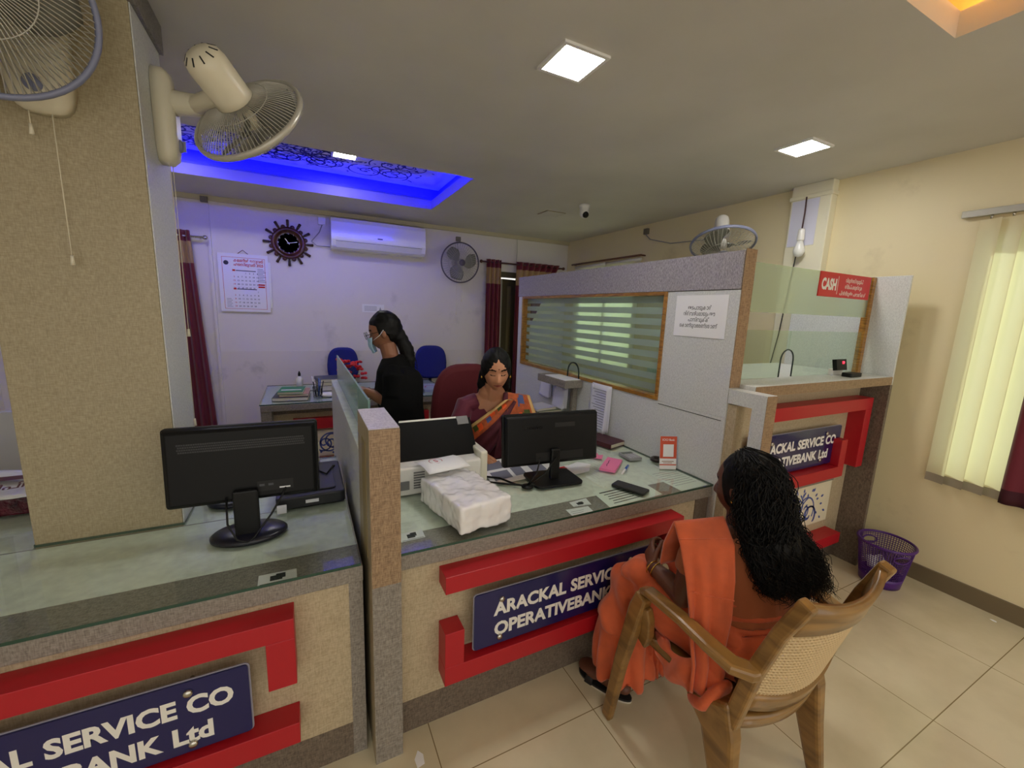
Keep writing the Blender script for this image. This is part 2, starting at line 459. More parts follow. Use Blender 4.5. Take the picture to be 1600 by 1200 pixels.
# ceiling slab in cells around the two trays
xs = [XL - .15, T1[0], T2[0], T1[1], T2[1], XR + .15]; ys = [YF, T2[2], T2[3], T1[2], T1[3], YB + .15]
mb = MB()
for i in range(len(xs) - 1):
    for j in range(len(ys) - 1):
        cx, cy = (xs[i] + xs[i + 1]) / 2, (ys[j] + ys[j + 1]) / 2
        if any(t[0] < cx < t[1] and t[2] < cy < t[3] for t in (T1, T2)): continue
        mb.box(xs[i], xs[i + 1], ys[j], ys[j + 1], CEIL, CEIL + .085)
ceiling = struct(mb, 'ceiling', ceil_m)
cove_w = mat('cove_blue_glow', (64, 60, 214), .5)  # blue of the LED light put into the cove wall colour
panel_m = mat('cove_panel_gloss', (214, 214, 226), .12, spec=.6)
a = tray_shell(*T1, .085, 2.86, .10); a.build('cove_wall', cove_w, ceiling)
a = MB(); a.box(T1[0] - .13, T1[1] + .13, T1[2] - .13, T1[3] + .13, 2.83, 2.86); tp = a.build('cove_panel', panel_m, ceiling)

def spiral(c, U, V, r, turns, s0=0.0, k=40, inner=.12):
    P = []
    for i in range(k + 1):
        t = i / k; a = s0 + turns * 2 * pi * t; q = r * (inner + (1 - inner) * t)
        P.append(Vector(c) + U * cos(a) * q + V * sin(a) * q)
    return P

def scrolls(mb, o, U, V, N, w, h, n, rnd, size, wd):
    """painted vine scrolls with leaves over a rectangle"""
    o, U, V, N = Vector(o), Vector(U), Vector(V), Vector(N)
    for q in range(n):
        r = size * rnd.uniform(.55, 1.0); cx = rnd.uniform(r * .6, w - r * .6); cy = rnd.uniform(min(r * .5, h / 2), max(h - r * .5, h / 2))
        c = o + U * cx + V * cy; s0 = rnd.uniform(0, 6.28); d = rnd.choice((-1, 1))
        pts = [p for p in spiral(c, U, V * d, r, 1.5, s0)]
        def inside(p):
            x, y = (p - o).dot(U), (p - o).dot(V); return 0 < x < w and 0 < y < h
        run = []
        for p in pts + [None]:
            if p is not None and inside(p): run.append(p)
            else:
                if len(run) > 2: mb.ribbon(run, wd, N)
                run = []
        for L in range(9):
            t = s0 + d * 0 + L * .7; p = c + (U * cos(t) + V * d * sin(t)) * r * 1.22; e = p + (U * cos(t + .5) + V * d * sin(t + .5)) * r * .26
            if inside(p) and inside(e): mb.ribbon([p, p.lerp(e, .5), e], [wd * .3, wd * 1.7, wd * .2], N)
rnd = random.Random(4)
a = MB(); scrolls(a, (T1[0] + .1, T1[2] + .02, 2.829), X, Y, -Z, T1[1] - T1[0] - .15, T1[3] - T1[2] - .05, 90, rnd, .19, .013)
a.build('painted_scrolls', dark_stroke, tp)
a = MB(); yy = T1[3] + .078
a.box(T1[0], T1[1] + .05, yy, yy + .012, 2.697, 2.705); a.box(T1[0], T1[1] + .05, T1[2] - .090, T1[2] - .078, 2.735, 2.743)
a.box(T1[1] + .078, T1[1] + .090, T1[2], T1[3], 2.697, 2.705)
a.build('blue_strip_light', led_blue, ceiling)
a = MB(); a.box(T1[0], T1[1] + .075, T1[3] + .066, T1[3] + .072, 2.695, 2.735); a.box(T1[1] + .066, T1[1] + .072, T1[2], T1[3] + .066, 2.695, 2.735)  # added unseen shields that keep the strip light off the panel
a.build('strip_light_shield', cove_w, ceiling)
lip_m = mat('cove_lip_glow_blue', (120, 112, 232), .5); a = MB()  # thin skin over the white lip, LED glow painted as pale blue
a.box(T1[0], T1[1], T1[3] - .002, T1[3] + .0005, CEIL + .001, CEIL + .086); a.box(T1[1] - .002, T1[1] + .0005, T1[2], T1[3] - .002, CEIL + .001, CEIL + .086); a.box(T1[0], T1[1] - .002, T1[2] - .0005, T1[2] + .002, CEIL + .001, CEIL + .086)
a.build('cove_lip_glow', lip_m, ceiling)
a = tray_shell(*T2, .085, 2.86, .10); a.box(T2[0] - .13, T2[1] + .13, T2[2] - .13, T2[3] + .13, 2.83, 2.86)
a.build('amber_cove', mat('cove_cream', (236, 210, 160), .4), ceiling)
a = MB(); a.box(T2[0], T2[1], T2[3] + .045, T2[3] + .057, 2.697, 2.705); a.box(T2[1] + .045, T2[1] + .057, T2[2], T2[3], 2.697, 2.705)
a.build('amber_strip_light', led_amber, ceiling)

# walls (each with its openings)
W2 = (2.33, 2.76, 0.0, 2.13)      # back opening x0 x1 z0 z1
mb = MB()
mb.box(XL, W2[0], YB, YB + .15, 0, CEIL + .085); mb.box(W2[1], XR, YB, YB + .15, 0, CEIL + .085); mb.box(W2[0], W2[1], YB, YB + .15, W2[3], CEIL + .085)
struct(mb, 'wall_back', wall_back_m)
W1 = (.05, 1.04, .74, 2.14)        # right window y0 y1 z0 z1
mb = MB()
W3 = (3.75, 4.92, 1.0, 2.20)      # cash room window
mb.box(XR, XR + .15, YF, W1[0], 0, CEIL + .085); mb.box(XR, XR + .15, W1[1], W3[0], 0, CEIL + .085); mb.box(XR, XR + .15, W3[1], YB + .15, 0, CEIL + .085)
mb.box(XR, XR + .15, W3[0], W3[1], 0, W3[2]); mb.box(XR, XR + .15, W3[0], W3[1], W3[3], CEIL + .085)
mb.box(XR, XR + .15, W1[0], W1[1], 0, W1[2]); mb.box(XR, XR + .15, W1[0], W1[1], W1[3], CEIL + .085)
struct(mb, 'wall_right', wall_right_m)
mb = MB(); mb.box(XL - .15, XL, YF, YB, 0, CEIL + .085)
struct(mb, 'wall_left', wall_back_m)
mb = MB(); mb.box(XR - .012, XR, YF, 1.2, 0, .105)
struct(mb, 'baseboard_right', mat('baseboard_tile', (118, 104, 80), .3))
mb = MB(); mb.box(XL, W2[0], YB - .012, YB, 0, .10)
struct(mb, 'baseboard_back', mat('baseboard_tile', (118, 104, 80), .3))
mb = MB(); mb.box(XL, XR, YB - .035, YB, CEIL - .045, CEIL)
struct(mb, 'trim_1', mat('cornice_paint', (196, 186, 160), .6))
mb = MB(); mb.box(-.80, -.775, YB - .02, YB, 0, CEIL - .05)
struct(mb, 'trim_2', wall_back_m)
# pier on the right wall
mb = MB(); mb.box(3.39, XR, 1.80, 2.08, 0, CEIL); mb.box(3.38, XR, 1.79, 2.09, 2.505, 2.535)
struct(mb, 'trim_3', mat('pier_paint', (232, 226, 200), .55), bevel=.006)
# dado scuff band on the back wall: the chair-rail ledge
mb = MB(); mb.box(-.775, 2.2, YB - .006, YB, 0.0, 1.085)
struct(mb, 'trim_4', wall_paint('wall_dado_paint', (222, 215, 210), (120, 116, 112), .75))

# window 1 (right) : frame and pane behind the blinds
w1 = MB()
for y in (W1[0], (W1[0] + W1[1]) / 2 - .02, W1[1] - .04): w1.box(XR + .06, XR + .10, y, y + .04, W1[2], W1[3])
w1.box(XR + .06, XR + .10, W1[0], W1[1], W1[2], W1[2] + .04); w1.box(XR + .06, XR + .10, W1[0], W1[1], W1[3] - .04, W1[3])
win1 = struct(w1, 'window_1', mat('window_frame_paint', (170, 160, 140), .5))
a = MB(); a.box(XR + .075, XR + .08, W1[0] + .02, W1[1] - .02, W1[2] + .02, W1[3] - .02); a.build('window_pane', clear_pane, win1)
w3 = MB()
for y in (W3[0], (W3[0] + W3[1]) / 2 - .03, W3[1] - .05): w3.box(XR + .06, XR + .10, y, y + .05, W3[2], W3[3])
w3.box(XR + .06, XR + .10, W3[0], W3[1], W3[2], W3[2] + .04); w3.box(XR + .06, XR + .10, W3[0], W3[1], W3[3] - .04, W3[3])
win3 = struct(w3, 'window_3', mat('window_frame_paint', (170, 160, 140), .5))
a = MB(); a.box(XR + .075, XR + .08, W3[0] + .02, W3[1] - .02, W3[2] + .02, W3[3] - .02); a.build('window_pane', clear_pane, win3)
# window 2 (back): frame and a leaf standing ajar
w2 = MB(); x0, x1, z0, z1 = W2; yb = YB + .02
for x in (x0, x1 - .07): w2.box(x, x + .07, yb, yb + .09, z0, z1)
w2.box(x0 + .07, x1 - .07, yb, yb + .09, z1 - .07, z1)
olive = mat('olive_frame_paint', (84, 76, 54), .5)
win2 = struct(w2, 'window_2', olive)
lf = MB(Matrix.Translation((2.46, YB + .07, 0)) @ Matrix.Rotation(radians(14), 4, 'Z'))
for x in (.0, .17): lf.box(x, x + .09, -.02, .02, .02, 2.04)
for z in (.02, .95, 1.95): lf.box(.09, .17, -.02, .02, z, z + .09)
leaf = lf.build('shutter_leaf', olive, win2)
a = MB(Matrix.Translation((2.46, YB + .07, 0)) @ Matrix.Rotation(radians(14), 4, 'Z')); a.box(.09, .17, -.006, .006, .11, 1.95); a.build('leaf_panel', mat('leaf_panel_paint', (128, 116, 86), .5), leaf)

# column rising through the left counter
mb = MB()
CX0, CX1, CY0, CY1 = -.845, -.442, 1.868, 2.178
mb.box(CX0, CX1, CY0, CY1, .0, 2.51)
mb.m = 1; mb.box(CX1, CX1 + .004, CY0 + .004, CY1 - .002, .0, 2.51)
mb.m = 2; mb.box(CX0 - .012, CX1 + .016, CY0 - .012, CY1 + .012, 2.51, CEIL)
struct(mb, 'wall_column', [column_w, silver_w, weave('column_band_weave', (98, 94, 92), (140, 136, 132))], bevel=.008)
# left side window strip behind the column
mb = MB(); mb.box(-1.62, -1.52, 3.0, 3.08, 0, CEIL); mb.m = 1; mb.box(-1.52, -1.46, 3.03, 3.06, .95, CEIL); mb.m = 2; mb.box(-1.46, -1.0, 3.0, 3.05, .0, 1.0)
struct(mb, 'trim_5', [silver_w, mat('brown_jamb', (66, 48, 38), .5), mat('sill_wall', (196, 196, 200), .5)])
# ------------------------------------------------------------------ bank counters
def counter_sign(parent, x0, x1, z0, z1, y, lines, holes):
    s = MB(); s.rbox((x0, y, z0), X, Z, -Y, x1 - x0, z1 - z0, .006, .012, 4)
    s.m = 1; s.rbox((x0 - .004, y + .003, z0 - .004), X, Z, -Y, x1 - x0 + .008, z1 - z0 + .008, .003, .014, 4)
    sg = s.build('sign_board', [navy, mat('acrylic_edge', (150, 146, 160), .3)], parent, label='navy name board with white lettering')
    for (txt, x, z, h, w) in lines:
        for wd, x0w, ww in word_slots(txt, x, w):
            t = MB(); write(t, wd, (x0w, y - .0065, z), X, Z, h=h, w=ww, bold=.04); t.build('lettering', white_ink, sg)
    for (x, z) in holes:
        q = MB(); q.lathe([(.0, .0), (.011, .0), (.012, -.006), (.009, -.010), (.0, -.011)], (x, y - .005, z), 14, Y); q.build('screw', chrome, sg)
        q = MB(); q.cyl((x, y + .003, z), (x, y + .05, z), .006, 8); q.build('standoff', chrome, sg)

def word_slots(txt, x, w):
    """split a line into words with their own left edge and width"""
    def wid(s):
        v = text_mesh(s, .04)[0]; return max(q.x for q in v) - min(q.x for q in v)
    words = txt.split(' '); sp = .30; ws = [wid(q) for q in words]; tot = sum(ws) + sp * (len(words) - 1); k = w / tot; out = []
    for q, a in zip(words, ws): out.append((q, x, a * k)); x += (a + sp) * k
    return out

def red_bar(parent, boxes, name='red_trim'):
    b = MB()
    for bx in boxes: b.box(*bx)
    return b.build(name, red_lam, parent, bevel=.002)

def worktop(parent, x0, x1, y0, y1, z0=.695, zt=.750):
    w = MB(); w.box(x0, x1, y0, y1, z0, zt); w.build('worktop', grey_w, parent, bevel=.002)
    i = MB(); i.box(x0 + .01, x1 - .002, y0 + .14, y1 - .01, zt, zt + .0012); i.build('worktop_inlay', pale_lam, parent)
def glass_top(parent, poly, z=.753, t=.010):
    g = MB(); n = len(poly)
    vs = [Vector((p[0], p[1], z)) for p in poly] + [Vector((p[0], p[1], z + t)) for p in poly]
    g.m = 0; g.add(vs, [list(range(n - 1, -1, -1)), list(range(n, 2 * n))], False)
    g.m = 1; g.add(vs, [(i, (i + 1) % n, n + (i + 1) % n, n + i) for i in range(n)], False)
    g.build('glass_top', [counter_glass, glass_edge], parent, label='clear glass top with green edge')

YP = 1.357    # face of the low counters
# --- left counter
lc = thing('service_counter', 'left-hand bank counter with square column rising through it and black monitor on top', 'counter', (-.9, 1.6, 0), 'bank counters with red trim and navy name boards')
a = MB(); a.box(-1.95, .10, YP, YP + .02, .135, .695); a.build('front_panel', cream_w, lc)
a = MB(); a.box(-1.95, .10, YP - .001, YP + .02, 0, .135); a.build('kick_board', dark_w, lc)
a = MB(); a.box(.10, .145, YP - .002, 2.2, 0, .695); a.build('end_panel', grey_w, lc)
worktop(lc, -1.95, .145, 1.338, 1.866)
a = MB(); a.box(-1.95, -.85, 1.866, 2.45, .695, .750); a.box(-.434, .145, 1.866, 2.45, .695, .750); a.build('worktop_return', pale_lam, lc)
glass_top(lc, [(-1.95, 1.334), (.138, 1.334), (.138, 2.44), (-.436, 2.44), (-.436, 1.8665), (-.847, 1.8665), (-.847, 2.44), (-1.95, 2.44)])
red_bar(lc, [(-1.42, -.063, 1.275, YP, .600, .667), (-.14, -.063, 1.275, YP, .44, .60)])
red_bar(lc, [(-1.42, -.063, 1.275, YP, .222, .297), (-1.42, -1.345, 1.275, YP, .297, .45)])
counter_sign(lc, -1.09, -.19, .312, .540, 1.30, [('ARACKAL SERVICE CO', -.99, .437, .056, .76), ('OPERATIVEBANK Ltd', -.985, .345, .056, .70)], [(-.95, .50), (-.335, .507), (-.94, .338), (-.335, .338)])

# --- middle counter
mc = thing('service_counter', 'middle bank counter under wrapped white parcel, printer and phone', 'counter', (1.05, 1.6, 0), 'bank counters with red trim and navy name boards')
a = MB(); a.box(.262, 1.765, YP, YP + .02, .135, .695); a.build('front_panel', cream_w, mc)
a = MB(); a.box(.262, 1.86, YP - .001, YP + .02, 0, .135); a.build('kick_board', dark_w, mc)
a = MB(); a.box(1.765, 1.86, YP - .003, 2.0, .136, .695); a.build('end_panel', dark_w, mc)
worktop(mc, .262, 1.860, 1.338, 2.08)
a = MB(); a.box(1.40, 1.860, 2.082, 3.0, .695, .750); a.build('worktop_return', pale_lam, mc)
glass_top(mc, [(.263, 1.334), (1.860, 1.334), (1.860, 2.98), (1.40, 2.98), (1.40, 2.08), (.263, 2.08)])
red_bar(mc, [(.413, 1.597, 1.275, YP, .600, .667), (1.52, 1.597, 1.275, YP, .43, .60)])
red_bar(mc, [(.413, 1.597, 1.275, YP, .222, .297), (.413, .487, 1.275, YP, .297, .44)])
counter_sign(mc, .533, 1.433, .312, .545, 1.30, [('ARACKAL SERVICE CO', .612, .440, .056, .76), ('OPERATIVEBANK Ltd', .617, .352, .056, .70)], [(.645, .505), (1.29, .510), (.640, .342), (1.28, .342)])

# --- cash counter
cc = thing('cash_counter', 'tall cash counter with painted scroll tile panel beside the yellow wall', 'counter', (2.6, 1.5, 0), 'bank counters with red trim and navy name boards')
a = MB(); a.box(1.94, 3.288, 1.375, 1.395, .10, 1.235); a.build('front_panel', cream_w, cc)
a = MB(); a.box(1.94, 3.288, 1.374, 1.395, 0, .10); a.build('kick_board', dark_w, cc)
a = MB(); a.box(1.94, 3.288, 1.232, 1.95, 1.237, 1.287); a.build('worktop', [silver_w], cc, bevel=.002)
a = MB(); a.box(1.94, 3.288, 1.230, 1.232, 1.236, 1.286); a.build('worktop_edge', brown_w, cc)
red_bar(cc, [(2.20, 3.232, 1.282, 1.375, 1.073, 1.147), (3.157, 3.232, 1.282, 1.375, .692, 1.073)])
red_bar(cc, [(2.20, 3.008, 1.282, 1.375, .655, .725), (2.94, 3.008, 1.282, 1.375, .725, .895)])
red_bar(cc, [(2.20, 3.12, 1.282, 1.375, .175, .245)])
counter_sign(cc, 2.11, 3.01, .738, .975, 1.335, [('ARACKAL SERVICE CO', 2.20, .868, .056, .76), ('OPERATIVEBANK Ltd', 2.19, .782, .056, .70)], [(2.845, .937), (2.81, .772), (2.30, .93), (2.30, .772)])
a = MB(); a.box(2.05, 3.10, 1.370, 1.375, .30, .585); tp = a.build('tile_panel', mat('cream_tile', (232, 222, 196), .25), cc, label='cream tile panel with blue painted scrolls')
rnd = random.Random(11); a = MB(); scrolls(a, (2.06, 1.3695, .31), X, Z, -Y, 1.03, .265, 11, rnd, .13, .011); a.build('painted_scrolls', blue_stroke, tp)
a = MB(); a.box(2.05, 3.10, 1.362, 1.375, .585, .605); a.build('tile_trim', grey_w, cc)
# side screen of the cash counter with post
a = MB(); a.box(3.290, 3.308, 1.232, 1.9, 0, 1.905); a.build('side_screen', silver_w, cc, bevel=.002)
a = MB(); a.box(3.262, 3.290, 1.225, 1.375, .0, 1.236); a.build('side_leg', dark_w, cc)
a = MB(); a.box(3.255, 3.290, 1.405, 1.440, 1.287, 1.900); a.build('glass_post', teak, cc)
# glass screens with pay hole
g = MB(); g.box(1.945, 3.255, 1.417, 1.425, 1.647, 1.898); ug = g.build('upper_glass', green_pane, cc, label='greenish tinted upper pane')
g = MB(); A = []
yy = 1.417; x0, x1, z0, z1 = 1.945, 3.250, 1.288, 1.552; hx0, hx1, hz = 2.425, 2.545, 1.385
arch = [(hx1, z0)] + [((hx0 + hx1) / 2 + .06 * cos(pi * i / 12), hz + .06 * sin(pi * i / 12)) for i in range(13)] + [(hx0, z0)]
left = [(x0, z0), (hx0, z0)] ; half = len(arch) // 2
P1 = [(x0, z0)] + [arch[-1]] + [p for p in reversed(arch[half:-1])] + [((hx0 + hx1) / 2, z1), (x0, z1)]
P2 = [(x1, z1), ((hx0 + hx1) / 2, z1)] + [p for p in reversed(arch[1:half + 1])] + [(hx1, z0), (x1, z0)]
for P in (P1, P2): g.prism([(p[0], yy, p[1]) for p in P], (0, .008, 0))
lg = g.build('lower_glass', glass('pale_green_pane', (244, 250, 242), .93, .02, (214, 226, 206)), cc, label='clear lower pane with arched pay hole')
g = MB(); g.tube([(p[0], yy + .004, p[1]) for p in arch], .004, 6); g.build('hole_edge', mat('dark_glass_edge', (24, 40, 40), .2), lg)
s = MB(); s.box(2.672, 3.236, 1.411, 1.4165, 1.757, 1.897); sg = s.build('cash_sign', mat('sign_red', (206, 30, 36), .35), cc, label='red CASH sign with white lettering')
t = MB(); write(t, 'CASH', (2.694, 1.4105, 1.800), X, Z, h=.062, w=.155, bold=.05)
t.build('lettering', white_ink, sg); t = MB(); t.box(2.862, 2.865, 1.4100, 1.4110, 1.775, 1.880); t.build('divider_line', white_ink, sg)
for i, (tx, zz, ww) in enumerate((('വിടുന്നതിനുമുമ്പ്', 1.850, .20), ('തിട്ടപ്പെടുത്തുക', 1.813, .20), ('പിന്നീടുള്ള പരാതികൾ', 1.772, .30))): t = MB(); write(t, tx, (3.045, 1.4105, zz), X, Z, h=.022, w=ww, bold=.012, align='C'); t.build('lettering', white_ink, sg)

# --- leg arch joining the window partition
# --- window partition
PX0, PX1, PY0, PY1 = 1.864, 1.938, 1.320, 3.60
wp = thing('window_partition', 'grey topped partition with striped frosted window between clerk desk and cash counter', 'partition', (1.9, 2.4, .0))
a = MB(); a.box(PX0, PX1, PY0, PY1, .0, 1.115)
a.box(PX0, PX1, PY0, 1.765, 1.115, 1.745); a.box(PX0, PX1, 3.52, PY1, 1.115, 1.745); a.build('panel', silver_w, wp, bevel=.002)
a = MB(); a.box(PX0 - .006, PX1 + .002, PY0 + .002, PY1 + .002, 1.747, 1.925); a.build('top_band', band_w, wp, bevel=.002)
a = MB(); a.box(PX0 + .001, PX1 + .004, PY0 - .004, PY0 - .0005, 1.27, 1.932); a.build('end_cap', brown_w, wp)
a = MB()
a.box(PX0 - .0012, PX0, PY0 + .02, 1.76, 1.097, 1.100); a.build('panel_joint', mat('joint_black', (40, 40, 40), .6), wp)
a = MB(); y0, y1, z0, z1 = 1.765, 3.52, 1.116, 1.746
a.box(PX0 - .008, PX1, y0, y0 + .022, z0, z1); a.box(PX0 - .008, PX1, y1 - .022, y1, z0, z1); a.box(PX0 - .008, PX1, y0 + .022, y1 - .022, z0, z0 + .024); a.box(PX0 - .008, PX1, y0 + .022, y1 - .022, z1 - .020, z1)
fr = a.build('window_frame', teak, wp, bevel=.002)
a = MB(); a.box(1.905, 1.911, y0 + .018, y1 - .018, z0 + .02, z1 - .016); pn = a.build('window_pane', clear_pane, wp)
st = MB(); nz = 9; zz0 = z0 + .03
for k in range(nz):
    h = .042; z = z1 - .03 - k * .0655
    st.box(1.9035, 1.9045, y0 + .022, y1 - .022, z - h + .01, z + .01 - .002)
st.build('frosted_stripe', frost, pn, label='horizontal frosted film stripes')
# leg arch in front of the partition end
a = MB(); a.box(PX0, PX1, 1.125, 1.190, 0, 1.195); a.box(PX0, PX1, 1.125, 1.316, 1.195, 1.265); a.build('leg_arch', silver_w, wp, bevel=.001)
a = MB(); a.box(PX0 + .001, PX1, 1.1225, 1.1248, 0, 1.264); a.build('arch_edge', brown_w, wp)
a = MB(); a.box(PX0 + .01, PX1, 1.27, 1.319, 0, 1.19); a.build('arch_jamb', cream_w, wp)

# --- low divider between the two low counters
dv = thing('counter_divider', 'low divider with brown post and frosted glass strip between the two low counters', 'divider', (.2, 2.2, 0))
a = MB(); a.box(.165, .260, 1.285, 1.565, 0, 1.228); a.build('post', column_w, dv, bevel=.002)
a = MB(); a.box(.166, .260, 1.2825, 1.2849, 0, .692); a.m = 1; a.box(.166, .260, 1.2825, 1.2849, .692, 1.227); a.build('post_face', [grey_w, brown_w], dv)
a = MB(); a.box(.166, .259, 1.286, 1.564, 1.2285, 1.2315); a.build('post_cap', lilac_w, dv)
a = MB(); a.box(.1635, .1649, 1.36, 1.45, .76, 1.165); a.build('post_slot', mat('slot_beige', (150, 134, 92), .6), dv)
a = MB(); a.box(.165, .250, 1.566, 3.14, 0, 1.078); a.build('low_wall', silver_w, dv, bevel=.002)
a = MB(); a.box(.165, .250, 1.567, 3.14, 1.079, 1.083); a.build('ledge', pale_lam, dv)
a = MB(); a.box(.203, .211, 1.567, 3.12, 1.083, 1.26); a.build('glass_strip', glass('frosted_strip_glass', (186, 222, 208), .25, .15, (168, 204, 190)), dv, label='pale green frosted glass strip')

# --- back desk
bd = thing('office_desk', 'back office desk with red trim below the wall clock', 'desk', (.4, 4.4, 0))
a = MB(); a.box(-.345, 1.33, 3.93, 4.86, .70, .752); a.build('worktop', grey_w, bd, bevel=.002)
a = MB(); a.box(-.34, 1.325, 3.94, 4.85, .7525, .756); a.build('worktop_inlay', mat('desk_grey', (176, 184, 190), .35), bd)
glass_top(bd, [(-.35, 3.925), (1.335, 3.925), (1.335, 4.865), (-.35, 4.865)], .757, .008)
a = MB(); a.box(-.26, 1.26, 4.06, 4.08, .10, .70); a.build('front_panel', cream_w, bd)
for x in (-.345, 1.25): a = MB(); a.box(x, x + .08, 3.95, 4.60, 0, .70); a.build('end_panel', grey_w, bd)
a = MB(); a.box(-.26, 1.25, 4.03, 4.06, .65, .70); a.build('apron', dark_w, bd)
red_bar(bd, [(-.11, 1.10, 4.0, 4.06, .50, .60), (1.03, 1.10, 4.0, 4.06, .24, .50)])
red_bar(bd, [(-.11, .92, 4.0, 4.06, .12, .215)])
a = MB(); a.box(-.11, .95, 4.05, 4.06, .23, .47); tp = a.build('tile_panel', mat('cream_tile', (232, 222, 196), .25), bd)
a = MB(); scrolls(a, (-.10, 4.0495, .235), X, Z, -Y, 1.03, .225, 12, random.Random(6), .13, .014); a.build('painted_scrolls', blue_stroke, tp)
# ------------------------------------------------------------------ ceiling lamps and fittings
def ceiling_lamp(x, y, s, label, zc=CEIL):
    t = thing('ceiling_lamp', label, 'ceiling light', (x, y, zc), 'square ceiling lamps')
    a = MB(); h = s / 2; w = .016
    a.box(x - h, x + h, y - h, y - h + w, zc - .010, zc); a.box(x - h, x + h, y + h - w, y + h, zc - .010, zc)
    a.box(x - h, x - h + w, y - h + w, y + h - w, zc - .010, zc); a.box(x + h - w, x + h, y - h + w, y + h - w, zc - .010, zc)
    a.build('frame', white_plastic, t)
    a = MB(); a.box(x - h + w, x + h - w, y - h + w, y + h - w, zc - .008, zc - .001); a.build('diffuser', lamp_white, t)
ceiling_lamp(1.03, 1.595, .215, 'large bright square ceiling lamp, nearest to the viewer')
ceiling_lamp(2.665, 1.607, .215, 'bright square ceiling lamp above the cash counter')
ceiling_lamp(.375, 3.93, .20, 'small bright square lamp inside the blue ceiling recess', 2.83)
ceiling_lamp(-.9, 3.93, .20, 'bright square lamp at the hidden left end of the blue recess', 2.83)
ceiling_lamp(2.665, -.6, .215, 'added square ceiling lamp, unseen behind the viewer at right')  # unseen fill lamp, added behind the viewer
ceiling_lamp(-.3, -.9, .215, 'added square ceiling lamp, unseen behind the viewer at left')  # second lamp added out of view to light the foreground
t = thing('ceiling_hatch', 'flat square cover plate on the ceiling near the camera dome', 'vent', (2.337, 3.86, CEIL))
a = MB(); a.box(2.227, 2.447, 3.762, 3.964, CEIL - .004, CEIL); a.build('frame', mat('hatch_line', (140, 124, 96), .6), t)
a = MB(); a.box(2.237, 2.437, 3.772, 3.954, CEIL - .007, CEIL - .004); a.build('cover', ceil_m, t)
t = thing('security_camera', 'white dome security camera hanging from the ceiling', 'camera', (2.41, 3.40, CEIL))
a = MB(); a.lathe([(.05, 0), (.05, -.02), (.042, -.03), (.040, -.06)], (2.41, 3.40, CEIL), 24); a.build('base', white_plastic, t)
a = MB(); a.sphere((2.41, 3.395, CEIL - .075), .044); a.build('ball', white_plastic, t)
a = MB(); d = Vector((-.1, -.85, -.5)).normalized(); c = Vector((2.41, 3.395, CEIL - .075)); a.lathe([(.0, .047), (.026, .047), (.030, .03)], c, 20, d); a.build('lens', black_plastic, t)

